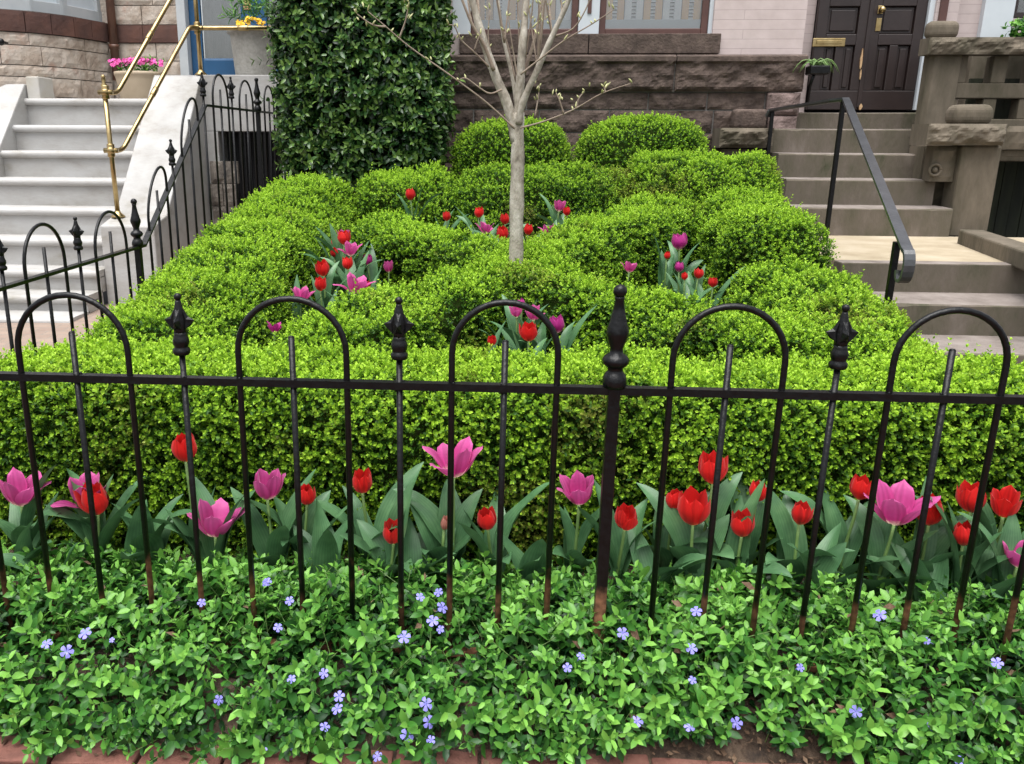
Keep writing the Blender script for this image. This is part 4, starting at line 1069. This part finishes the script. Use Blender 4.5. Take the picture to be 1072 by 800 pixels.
for k in range(16):      # fine upright shoots from the limbs
    q0 = rt_.choice([[516, 72], [503, 36], [547, 45], [563, 72], [578, 38], [544, 92], [528, 45], [590, 16], [494, 25], [552, 8]]); dx = rt_.uniform(-16, 18); ln2 = rt_.uniform(45, 100); dy = rt_.uniform(-.12, .15)
    tw.append([(q0[0], q0[1], 0), (q0[0]+dx*.4, q0[1]-ln2*.35, dy*.4), (q0[0]+dx*.75, q0[1]-ln2*.7, dy*.8), (q0[0]+dx, q0[1]-ln2, dy)])
tips = []
for t in tw:
    o, q = branch(t, .0045, .0018, 'twig', 'twig'); tips += [q[-1], q[len(q)//2], q[int(len(q)*.75)]]
r = random.Random(9)
for t in tips:
    m = MB()
    for k in range(r.choice([1, 2, 2])):
        d = Vector((r.uniform(-.7, .7), r.uniform(-.5, .5), r.uniform(.4, 1))).normalized(); ln_ = r.uniform(.015, .034)
        p = np.array(t)+np.array([r.uniform(-.03,.03), r.uniform(-.02,.02), r.uniform(-.01,.02)])*(1 if k else 0)
        q = p+np.array(d)*ln_
        m.tube([p, p+(q-p)*.35, p+(q-p)*.7, q], [.001, .0042, .0034, .0006], 6)
    m.build('leaf_buds', M['bud'], tree)

# ------------------------------------------------------------------ tulips
def petals(c, width, height, open_, tilt, seed):
    """six overlapping petals; returns verts, faces, age (0 base .. 1 tip)"""
    r = random.Random(seed); nS, nT = 10, 11; V = []; F = []; A = []; TN = []; colT = [r.uniform(-1, 1) for _ in range(11)]
    az = r.uniform(0, 2*math.pi); R0 = width/2
    tl = Vector((math.sin(tilt[0]), math.sin(tilt[1]), 1)).normalized(); rot = Vector((0, 0, 1)).rotation_difference(tl).to_matrix()
    for k in range(6):
        ph = az+k*math.pi/3+r.uniform(-.12, .12); inner = k % 2; hh = height*r.uniform(.92, 1.05)*(1.0 if inner else .96)
        op = max(-.15, open_*(.62 if not inner else .38)+r.uniform(-.10, .12)); op = op+(.40 if (open_ > .3 and r.random() < .22) else 0); wob = r.uniform(-1, 1)
        rmax = (R0*(.98 if not inner else .86)) if open_ < .30 else R0*(.80 if not inner else .70)
        base = len(V); ptone = r.uniform(-.18, .18)
        for i in range(nS):
            s = i/(nS-1)
            uu = min(1, s*1.75+.03); prof = math.sqrt(1-(1-uu)**2)
            close = 1-.32*max(0, s-.45)**1.2*1.8*(1.25 if open_ < .30 else .25)
            rad = rmax*prof*close
            ha = .80*(math.sin(math.pi*min(1, .15+s*.79))**.48)*(1.0 if s < .97 else .35)
            ha *= 1.08
            for j in range(nT):
                t = -1+2*j/(nT-1)
                a = t*ha
                rr = rad*(1-.06*(1-t*t)*s)+.03*R0*wob*t*s
                zz = hh*(s**.93)*(1-.06*t*t*s)
                x, y = rr*math.cos(a), rr*math.sin(a)
                # opening: swing the petal outward about its base
                ca, sa = math.cos(op*s**.6), math.sin(op*s**.6)
                x, zz = x*ca+zz*sa, -x*sa*.55+zz*ca
                if open_ > .30: x += .35*R0*max(0, s-.6)**1.4; zz += .02*R0*math.sin(t*4+k)*s
                v = rot @ Vector((x*math.cos(ph)-y*math.sin(ph), x*math.sin(ph)+y*math.cos(ph), zz))
                V.append((c[0]+v[0], c[1]+v[1], c[2]+v[2])); A.append(s); TN.append(.5+.42*colT[(j+k*3) % nT]*(1-.4*s)+ptone)
        for i in range(nS-1):
            for j in range(nT-1):
                a = base+i*nT+j; F.append((a, a+1, a+nT+1, a+nT))
    return V, F, A, TN

def blade(base, az, length, width, lean, curl, twist, seed):
    """a broad tulip leaf"""
    r = random.Random(seed); nS, nT = 14, 7; V = []; F = []; A = []
    wav = r.uniform(0, 6); amp = r.uniform(.05, .16); p = np.array(base, float); el = math.pi/2-lean; step = length/(nS-1)
    d2 = np.array([math.cos(az), math.sin(az), 0])
    for i in range(nS):
        s = i/(nS-1); w = width/2*(math.sin(math.pi*min(1, .13+.87*s**.85))**.75) if s < 1 else .001
        if s < .12: w = width*.28
        e = el-curl*s**1.8; t = np.array([d2[0]*math.cos(e), d2[1]*math.cos(e), math.sin(e)])
        side = np.array([-d2[1], d2[0], 0]); nn = np.cross(t, side)   # nn points up / inwards
        tw = twist*s; side2 = side*math.cos(tw)+nn*math.sin(tw); nn2 = np.cross(t, side2)
        for j in range(nT):
            q = -1+2*j/(nT-1)
            fold = .42*(1-s*.55)*abs(q)**1.5*w+amp*w*math.sin(s*9+wav+(2 if q > 0 else 0))*abs(q)**2
            v = p+side2*q*w*(.93)-nn2*fold*-1
            V.append(tuple(v)); A.append((q+1)/2)
        p = p+t*step
    for i in range(nS-1):
        for j in range(nT-1): a = i*nT+j; F.append((a, a+1, a+nT+1, a+nT))
    return V, F, A

tn = [0]
def tulip(px, py, Y, w_px, colr, open_, label, nleaf=3, leaf_len=.25, leaf_w=.058, group='tulips in front of the hedge', hgt=1.15, zbase=None, tilt=None, z_off=0):
    tn[0] += 1; seed = tn[0]*13; r = random.Random(seed)
    cpt = un(px, py, Y=Y); depth = (cpt-CAM) @ FWD; w = w_px*depth/FPX
    zb = gz(Y) if zbase is None else zbase
    w *= .97 if open_ >= .30 else 1.0
    h = w*hgt if open_ < .30 else w*1.0
    head = cpt-np.array([0, 0, h*.5]); bx = cpt[0]+r.uniform(-.025, .025); by = Y+r.uniform(-.01, .03)
    root = empty('tulip', (bx, by, zb), label, 'tulip', group); o0 = origin(root)
    tl = tilt or (r.uniform(-.15, .15), r.uniform(-.25, .05))
    V, F, A, TN = petals(head, w, h, open_, tl, seed)
    mat = {'red': 'redpetal', 'pink': 'pinkpetal', 'magenta': 'magentapetal', 'pale': 'palepetal', 'green': 'greenbud'}[colr]
    link('bloom', np_mesh('bloom', np.array(V)-o0, F, True, {'age': A, 'tone': TN}), M[mat], root)
    st = MB().tube([(bx, by, zb-.02), (bx+(head[0]-bx)*.3, by, zb+(head[2]-zb)*.4), (bx+(head[0]-bx)*.8, by+(head[1]-by)*.8, zb+(head[2]-zb)*.8), tuple(head+np.array([0,0,.006]))], [.0052, .005, .0046, .0044], 8)
    st.build('stem', M['stemg'], root)
    a0 = r.uniform(0, 6.28)
    for k in range(nleaf):
        ll = leaf_len*r.uniform(.78, 1.15); az = (a0+k*2*math.pi/max(1, nleaf)+r.uniform(-.5, .5)) % (2*math.pi)
        toward = max(0, -math.sin(az))                       # blades that come forward arch low
        ll *= 1-.38*toward
        V, F, A = blade((bx+.008*math.cos(az), by+.008*math.sin(az), zb+.01+.02*k), az, ll, leaf_w*r.uniform(.8, 1.2), r.uniform(.08, .42)+.3*toward, r.uniform(.2, 1.25)+.3*toward, r.uniform(-.7, .7), seed+k*3+1)
        link('leaf', np_mesh('leaf', np.array(V)-o0, F, True, {'age': A}), M['tulipleaf'], root)
    return root

FRONT = [
 (20, 512, .33, 38, 'pink', .5, 'open pink tulip at the far left end of the front row'),
 (91, 514, .40, 38, 'pink', .60, 'pink tulip half hidden behind a red one, second pink from the left end'),
 (101, 521, .34, 30, 'red', .22, 'red tulip directly in front of a pink bloom near the left end'),
 (193, 467, .36, 27, 'red', .10, 'tallest red tulip, standing alone high against the hedge left of centre'),
 (224, 543, .28, 40, 'pink', .55, 'wide open low pink tulip below and right of the tallest red tulip'),
 (279, 507, .33, 34, 'pink', .30, 'large cup shaped pink tulip behind the left leg of the second fence hoop'),
 (321, 517, .36, 19, 'red', .05, 'slim red tulip just right of the large cup shaped pink one'),
 (379, 503, .36, 22, 'red', .08, 'upright red tulip behind the right leg of the second fence hoop'),
 (412, 556, .30, 22, 'red', .15, 'low red tulip behind the spear bar left of the middle hoop'),
 (475, 480, .36, 42, 'pink', .50, 'high pink tulip with a flared petal under the middle hoop'),
 (511, 542, .33, 21, 'red', .12, 'small red tulip under the middle hoop, right of the closed pale bud'),
 (607, 512, .33, 34, 'pink', .35, 'pink tulip with one drooping petal just left of the thick fence post'),
 (655, 540, .33, 24, 'red', .22, 'red tulip partly behind a leaf just right of the thick fence post'),
 (705, 522, .42, 20, 'red', .15, 'red tulip tucked behind the twin red blooms right of the thick post'),
 (727, 531, .34, 32, 'red', .25, 'broad red tulip on a bare green stem, front of a close pair'),
 (748, 490, .38, 28, 'red', .25, 'high red tulip behind the picket of the hoop right of the thick post'),
 (778, 548, .32, 24, 'red', .18, 'low red tulip on its own stem below the highest red of the right half'),
 (793, 514, .40, 19, 'red', .12, 'small red tulip at the right leg of the hoop right of the thick post'),
 (838, 537, .36, 21, 'red', .20, 'red tulip behind the spear bar in the right half, above a folded leaf'),
 (901, 510, .38, 22, 'red', .15, 'red tulip just left of the largest pink bloom on the right'),
 (940, 527, .33, 48, 'pink', .60, 'largest wide open pink tulip, on the right side of the row'),
 (975, 534, .36, 27, 'red', .18, 'red tulip touching the right side of the largest pink bloom'),
 (1020, 520, .38, 28, 'red', .18, 'red tulip behind the last hoop, left one of the top right pair'),
 (1053, 526, .36, 32, 'red', .30, 'red tulip at the far right end with a petal bent outward'),
 (1010, 559, .31, 21, 'red', .12, 'low red tulip below the pair at the far right end'),
 (1068, 580, .26, 30, 'pink', .45, 'pink tulip cut by the right edge of the picture'),
 (46, 601, .16, 13, 'magenta', .10, 'small magenta tulip sunk in the periwinkle at the left'),
 (152, 549, .33, 9, 'green', .0, 'closed green tulip bud between the leaves near the left end'),
 (465, 546, .34, 10, 'pale', .0, 'closed pale salmon tulip bud under the middle hoop'),
]
for px, py, Y, w_, c_, o_, lb in FRONT:
    small = w_ < 14
    tulip(px, py, Y, w_, c_, o_, lb, 2 if px == 46 else 5, .29 if not small else .24, .08, hgt=1.2 if not small else 1.9)
# a tulip plant or two without bloom fill the row with leaves
for px, Y, lb in ((145, .30, 'broad leaved tulip plant without a bloom near the left end'), (340, .27, 'low bloomless tulip plant with a curled leaf under the second hoop'), (430, .28, 'bloomless tulip plant with tall folded leaves left of the middle hoop'),
                  (560, .28, 'bloomless tulip plant with a spreading leaf left of the thick post'), (690, .27, 'bloomless tulip plant right of the thick post'), (860, .28, 'bloomless tulip plant with narrow leaves in the right half'),
                  (985, .24, 'bloomless tulip plant with a large flat leaf below the largest pink bloom'), (1050, .25, 'bloomless tulip plant with big leaves at the right end'), (20, .25, 'bloomless tulip plant at the left end')):
    x = un(px, 560, Y=Y)[0]; root = empty('tulip_plant', (x, Y, gz(Y)), lb, 'tulip', 'tulips in front of the hedge'); o0 = origin(root); r = random.Random(int(px))
    for k in range(4):
        az = r.uniform(0, 6.28); V, F, A = blade((x, Y, gz(Y)+.01), az, r.uniform(.22, .31), r.uniform(.07, .10), r.uniform(.1, .6), r.uniform(.4, 1.4), r.uniform(-.8, .8), int(px)+k)
        link('leaf', np_mesh('leaf', np.array(V)-o0, F, True, {'age': A}), M['tulipleaf'], root)

BG = 'tulips in the beds between the hedges'
BACK = [
 # left bed
 (360, 246, 2.75, 14, 'pink', .3, 'topmost pink tulip of the left bed'), (351, 253, 2.72, 10, 'red', .1, 'narrow red tulip beside the topmost pink of the left bed'),
 (360, 248, 2.62, 14, 'red', .1, 'red tulip just in front of the topmost pink in the left bed'), (339, 280, 2.35, 15, 'red', .1, 'red tulip at the left side of the left bed, above the low ones'),
 (367, 260, 2.55, 16, 'pink', .4, 'pink tulip at the middle of the left bed'), (364, 275, 2.40, 12, 'red', .1, 'small red tulip below the middle pink one of the left bed'),
 (385, 271, 2.60, 11, 'magenta', .1, 'dark magenta tulip at the right side of the left bed'), (350, 264, 2.6, 9, 'red', .1, 'little red tulip behind leaves in the left bed'),
 (372, 296, 2.20, 24, 'pink', .7, 'widest pink tulip, lowest of the left bed'), (382, 299, 2.25, 10, 'red', .1, 'red tulip beside the widest pink of the left bed'),
 (335, 297, 2.20, 13, 'red', .15, 'low red tulip left of the widest pink in the left bed'), (407, 279, 2.62, 12, 'pink', .3, 'pink tulip against the hedge at the right of the left bed'),
 (315, 307, 2.12, 18, 'pink', .8, 'open pink tulip at the left tip of the left bed'), (287, 342, 1.62, 13, 'magenta', .8, 'pink petals lying on the hedge below the left bed'),
 # rear bed
 (430, 203, 3.95, 11, 'red', .1, 'lone red tulip high at the left end of the rear bed'), (468, 226, 3.55, 9, 'red', .1, 'tiny red tulip at the hedge edge left in the rear bed'),
 (501, 222, 3.55, 10, 'red', .1, 'red tulip beside a curled leaf in the rear bed, left of the trunk'), (508, 238, 3.25, 14, 'pink', .7, 'open pink tulip left of the trunk in the rear bed'),
 (529, 229, 3.45, 10, 'red', .1, 'upper red tulip touching the left side of the trunk'), (527, 244, 3.15, 13, 'red', .1, 'lower red tulip touching the left side of the trunk'),
 (585, 215, 3.75, 13, 'pink', .3, 'topmost pink tulip right of the trunk'), (574, 240, 3.25, 13, 'pink', .35, 'lower pink tulip right of the trunk'),
 (553, 240, 3.30, 10, 'red', .15, 'small red tulip just right of the trunk'), (594, 221, 3.7, 8, 'red', .1, 'tiny red tulip behind the topmost pink one right of the trunk'),
 # right bed
 (712, 252, 2.75, 16, 'magenta', .2, 'single tall magenta tulip of the right bed'), (698, 267, 2.6, 7, 'red', .1, 'slim red tulip left of the tall magenta one'),
 (711, 279, 2.45, 10, 'magenta', .1, 'low violet tulip below the tall magenta one'), (731, 286, 2.42, 10, 'red', .15, 'red tulip low in the right bed, middle of the low ones'),
 (747, 295, 2.34, 10, 'red', .2, 'red tulip at the right end of the right bed'), (717, 289, 2.36, 7, 'red', .1, 'tiny red tulip near the leaves of the right bed'),
 (659, 279, 2.30, 13, 'pink', .6, 'pink tulip caught in the hedge right of the trunk'),
 # front bed
 (541, 325, 1.62, 14, 'pink', .3, 'upper pink tulip of the front bed'), (559, 327, 1.58, 17, 'pink', .35, 'second pink tulip of the front bed, right of the upper one'),
 (554, 346, 1.36, 19, 'red', .15, 'largest red tulip in the middle of the front bed'), (583, 339, 1.50, 17, 'magenta', .15, 'magenta tulip at the right of the front bed'),
 (515, 356, 1.30, 10, 'red', .2, 'red tulip at the left edge of the front bed'), (546, 318, 1.66, 10, 'magenta', .1, 'small magenta tulip at the back of the front bed'),
]
for px, py, Y, w_, c_, o_, lb in BACK:
    z = un(px, py, Y=Y)[2]; zb = max(gz(Y), z-.31)
    tulip(px, py, Y, w_, c_, o_, lb, 6 if py not in (342, 279) else 0, .29, .058, BG, 1.15, zb)

# ------------------------------------------------------------------ periwinkle ground cover
CY = np.array([-.30, -.24, -.17, -.08, 0, .10, .22, .34, .46]); CZ = np.array([.02, .075, .15, .21, .25, .265, .25, .205, .15])
def canopy(x, y): return np.interp(y, CY, CZ)
def periwinkle():
    n = 7600
    x = rng.uniform(-1.85, 2.05, n); y = rng.uniform(-.285, .44, n)
    edge = np.array([.03*xx+.03*fbm((xx, 0, 3), 3, 2)+.02*fbm((xx, 1, 5), 11, 2) for xx in x])
    keep = y > -.222+edge-np.where(x > .9, .05, 0)
    bare = np.array([(.44 < a < .84 and b < -.185+.04*fbm((a, b, 1), 7, 2) and random.random() < .80) for a, b in zip(x, y)])
    bare2 = (x < -1.0) & (y < -.21) & (rng.random(n) < .5)
    pn = np.array([fbm((a, b, 9), 6, 2) for a, b in zip(x, y)]); keep &= ~bare & ~bare2 & (pn > -.55)
    keep &= (y < .2) | (rng.random(n) < .55)
    x, y, pn = x[keep], y[keep], pn[keep]
    for px, py in ((275, 782), (308, 778), (395, 788), (262, 770), (330, 772), (190, 784), (60, 772), (720, 772), (640, 780), (1004, 790), (560, 782), (450, 780)):   # trailing ends over the bricks
        q = un(px, py, Z=.03); k = 5
        x = np.concatenate([x, q[0]+rng.normal(0, .025, k)]); y = np.concatenate([y, q[1]+.03+rng.normal(0, .02, k)]); pn = np.concatenate([pn, np.zeros(k)])
    n = len(x)
    lump = .035*pn
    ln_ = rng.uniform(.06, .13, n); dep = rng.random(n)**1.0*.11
    A = unit(np.stack([rng.normal(0, .45, n), rng.normal(-.12, .4, n)-.8*np.clip((-.08-y)/.15, 0, 1), np.full(n, .85)-.5*np.clip((-.15-y)/.12, 0, 1)], 1))
    tipz = canopy(x, y)+lump-dep; P = np.stack([x, y, np.maximum(tipz-ln_*A[:, 2], .012)], 1)
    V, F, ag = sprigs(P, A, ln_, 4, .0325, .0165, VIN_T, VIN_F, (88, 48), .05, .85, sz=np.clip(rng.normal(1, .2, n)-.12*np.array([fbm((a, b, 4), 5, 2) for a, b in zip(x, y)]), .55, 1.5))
    # young tips on top; deeper leaves darkened, gap shade put into colour
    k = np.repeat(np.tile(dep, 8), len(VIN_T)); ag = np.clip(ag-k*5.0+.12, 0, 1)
    # runners
    Vr, Fr = [], []
    m = MB()
    for i in range(0, n, 2): m.tube([P[i]-A[i]*.03, P[i]+A[i]*ln_[i]*.5, P[i]+A[i]*ln_[i]], [.0013, .0012, .0009], 4, cap=False)
    me = np_mesh('periwinkle', V, F, False, {'age': ag})
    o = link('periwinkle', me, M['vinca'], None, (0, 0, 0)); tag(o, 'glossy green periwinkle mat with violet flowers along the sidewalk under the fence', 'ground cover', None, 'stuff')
    m.build('runners', M['stemg'], o)
    return o
pw = periwinkle()
FL = [(89,663,14),(49,674,12),(70,682,14),(211,631,9),(117,670,6),(229,733,11),(275,786,10),(278,610,9),(280,609,9),(303,629,10),(291,657,10),(440,625,10),(459,620,10),(463,636,13),(453,650,13),(461,659,9),(423,667,14),
      (305,711,10),(339,705,11),(355,729,12),(353,742,13),(340,761,11),(308,780,14),(446,737,15),(449,756,14),(426,770,15),(451,775,10),(395,792,11),(652,663,13),(594,699,10),(608,687,9),(729,640,12),(724,679,12),(725,712,9),
      (667,755,13),(722,761,12),(771,757,13),(921,644,14),(1044,694,12),(896,745,13),(971,761,14),(838,699,9),(970,671,8),(1004,796,10)]
def ray_canopy(px, py):
    for y in np.linspace(-.6, .5, 300):
        p = un(px, py, Y=y)
        if p[2] <= canopy(p[0], y)+.012: return p
    return un(px, py, Y=0)
rf = random.Random(21)
for px, py, w_ in FL:
    p = ray_canopy(px, py); p = p+(CAM-p)/np.linalg.norm(CAM-p)*.012; rad = w_*((p-CAM)@FWD)/FPX*.50
    view = Vector(CAM-p).normalized(); n_ = (view*.6+Vector((rf.uniform(-.6,.6), rf.uniform(-.4,.2), rf.uniform(.1,.8)))).normalized()
    u = n_.orthogonal().normalized(); v = n_.cross(u); a0 = rf.uniform(0, 6)
    m = MB()
    for k in range(5):
        a = a0+k*2*math.pi/5; d = u*math.cos(a)+v*math.sin(a); s_ = n_.cross(d); c = Vector(p)
        pts = [c+d*rad*.10-s_*rad*.06, c+d*rad*.5-s_*rad*.28+n_*rad*.08, c+d*rad*.95-s_*rad*.34, c+d*rad*1.02+s_*rad*.16-n_*rad*.05, c+d*rad*.78+s_*rad*.40, c+d*rad*.42+s_*rad*.20+n_*rad*.08, c+d*rad*.10+s_*rad*.06]
        m.add([tuple(q) for q in pts], [tuple(range(7))])
    m.tube([tuple(Vector(p)-n_*.03), tuple(Vector(p)-n_*.001)], [.001, .0016], 5)
    m.build('flower', M['vincaflower'], pw)
# litter on the soil and bricks
m = MB(); r = random.Random(31)
for k in range(620):
    if k < 380: x, y = r.uniform(.40, .88), r.uniform(-.24, -.06)
    else: x = r.uniform(-1.6, 1.7); y = r.uniform(-.30, -.16)+.03*x
    z = .10*max(0, min(1, (y-.03*x+.25)/.20))**.7+.004; ln_ = r.uniform(.006, .028); a = r.uniform(0, 6.28); w_ = ln_*r.uniform(.15, .6); t = r.uniform(-.3, .6)
    d = np.array([math.cos(a), math.sin(a), t*.5]); s_ = np.array([-math.sin(a), math.cos(a), r.uniform(-.3, .3)])
    c = np.array([x, y, max(z, .006)]); m.add([c-d*ln_/2, c+s_*w_/2, c+d*ln_/2+np.array([0,0,.003]), c-s_*w_/2+np.array([0,0,.004])], [(0,1,2,3)])
for k in range(70):        # dead leaves caught in the mat
    x, y = r.uniform(-1.6, 1.7), r.uniform(-.24, .2); a = r.uniform(0, 6.28); ln_ = r.uniform(.02, .04); d = np.array([math.cos(a), math.sin(a), r.uniform(-.5, .5)]); s_ = np.array([-math.sin(a), math.cos(a), r.uniform(-.6, .6)])
    c = np.array([x, y, canopy(x, y)-r.uniform(.01, .05)]); m.add([c-d*ln_/2, c-d*ln_*.1+s_*ln_*.22, c+d*ln_/2+np.array([0, 0, .006]), c-d*ln_*.05-s_*ln_*.2+np.array([0, 0, .008])], [(0,1,2), (0,2,3)])
o = m.build('dry_litter', M['deadleaf']); tag(o, 'dry brown leaf litter and bits of mulch on the bare soil by the bricks', 'leaf litter', None, 'stuff')

# ------------------------------------------------------------------ pots and house plants
def flower_tuft(m, c, r_, k, rnd):
    for i in range(k):
        p = (c[0]+rnd.uniform(-r_, r_), c[1]+rnd.uniform(-r_*.6, r_*.6), c[2]+rnd.uniform(-.35*r_, .5*r_)); s_ = rnd.uniform(.014, .022); a0 = rnd.uniform(0, 6)
        n_ = Vector((rnd.uniform(-.6,.6), -1, rnd.uniform(0,1.2))).normalized(); u = n_.orthogonal().normalized(); v = n_.cross(u)
        for j in range(5):
            a = a0+j*1.2566; d = u*math.cos(a)+v*math.sin(a); e = n_.cross(d); q = Vector(p)
            m.add([tuple(q), tuple(q+d*s_*.7-e*s_*.5+n_*.004), tuple(q+d*s_*1.3), tuple(q+d*s_*.7+e*s_*.5+n_*.004)], [(0,1,2,3)])
def foliage_np(c, rx, ry, rz_, n, L, W):
    P = np.array(c)+rng.uniform(-1, 1, (n, 3))*np.array([rx, ry, rz_])*.8
    A = unit(rng.normal(0, .6, (n, 3))+np.array([0, -.2, .8])); return sprigs(P, A, np.full(n, L), 2, L, W, VIN_T, VIN_F, (80, 40), 0, .8)
def pot_foliage(root, c, rx, ry, rz_, n, L, W, mat='vinca'):
    V, F, ag = foliage_np(c, rx, ry, rz_, n, L, W); link('foliage', np_mesh('foliage', V-origin(root), F, False, {'age': ag}), M[mat], root)
pa, pb = un(122, 76, Y=6.5), un(172, 76, Y=6.5); c = ((pa[0]+pb[0])/2, 6.5, SZ[-1]+.002); hw_ = (pb[0]-pa[0])/2; hp = pa[2]-c[2]
fp = empty('flower_pot', c, 'tan pot of bright pink flowers standing at the top of the marble stair', 'flower pot')
MB().lathe([(hw_*.80,0),(hw_*.86,.02),(hw_*.96,hp*.7),(hw_*1.0,hp*.86),(hw_*1.03,hp*.88),(hw_*1.03,hp),(hw_*.95,hp),(hw_*.93,hp*.9),(0.01,hp*.88)], c, 32).build('pot', M['terracotta'], fp)
pot_foliage(fp, (c[0], 6.5, c[2]+hp+.03), hw_*1.0, .12, .07, 90, .045, .02)
m = MB(); rd = random.Random(4)
for k in range(7): flower_tuft(m, (c[0]-hw_+hw_*2*(k+.5)/7, 6.42+rd.uniform(-.04,.03), c[2]+hp+.085+rd.uniform(-.015,.025)), .06, 9, rd)
m.build('flowers', M['pinkflower'], fp)
pa, pb = un(240, 40, Y=6.2), un(292, 40, Y=6.2); c = ((pa[0]+pb[0])/2, 6.2, 1.937); hw_ = (pb[0]-pa[0])/2; hp = un(240, 30, Y=6.2)[2]-c[2]
pp = empty('planter', c, 'pale stone planter of yellow flowers on the white porch, behind the brass rail', 'planter')
MB().lathe([(hw_*.78,0),(hw_*.80,.02),(hw_*.92,hp*.80),(hw_*.93,hp*.86),(hw_*1.04,hp*.88),(hw_*1.05,hp*.98),(hw_*1.0,hp),(hw_*.9,hp),(hw_*.88,hp*.9),(.01,hp*.9)], c, 36).build('pot', M['urn'], pp)
pot_foliage(pp, (c[0], 6.2, c[2]+hp+.12), hw_*.9, .10, .11, 60, .10, .012)
m = MB()
for k in range(5): flower_tuft(m, (c[0]-.10+.05*k, 6.1, c[2]+hp+.03+rd.uniform(0,.04)), .035, 6, rd)
m.build('flowers', M['yellowflower'], pp)
# bracket planter left of the dark door
a = un(846, 70, Y=5.88); wp = empty('wall_planter', (a[0], 5.88, a[2]-.1), 'small black planter with long grassy leaves at the left of the dark door', 'planter')
m = MB(); m.box(a[0]-.03, 5.72, a[2]-.07, a[0]+.13, 5.86, a[2]+.0); m.build('box', M['blackiron'], wp, bevel=.01)
m = MB(); m.tube([(a[0]+.02, 5.86, a[2]-.30), (a[0]+.02, 5.84, a[2]-.15), (a[0]+.02, 5.78, a[2]-.075)], .014, 8); m.build('bracket', M['blackiron'], wp)
m = MB(); rd = random.Random(8)
for k in range(26):
    az = rd.uniform(0, 6.28); ln_ = rd.uniform(.10, .27); p = np.array([a[0]+.04+rd.uniform(-.04,.04), 5.79, a[2]]); d = np.array([math.cos(az)*1.0, math.sin(az)*.4, 0]); pts = []
    for i in range(6):
        s_ = i/5; pts.append(p+d*ln_*s_*.8+np.array([0, 0, ln_*(1.1*s_-1.35*s_*s_)]))
    m.tube(pts, [.004, .005, .0045, .004, .003, .001], 4)
m.build('leaves', M['stemg'], wp)
a = un(1058, 30, Y=5.75); gp = empty('leafy_plant', (a[0], 5.75, a[2]-.12), 'bright green leafy plant behind the balustrade cap at the upper right', 'plant')
V, F, ag = foliage_np((a[0]+.24, 5.75, a[2]-.04), .24, .18, .10, 260, .055, .034)
link('foliage', np_mesh('foliage', V-origin(gp), F, False, {'age': ag}), M['vinca'], gp)
MB().box(a[0]-.15, 5.98, 1.2, a[0]+.6, 6.1, a[2]-.06).build('trough', M['brownstone2'], gp, bevel=.01)
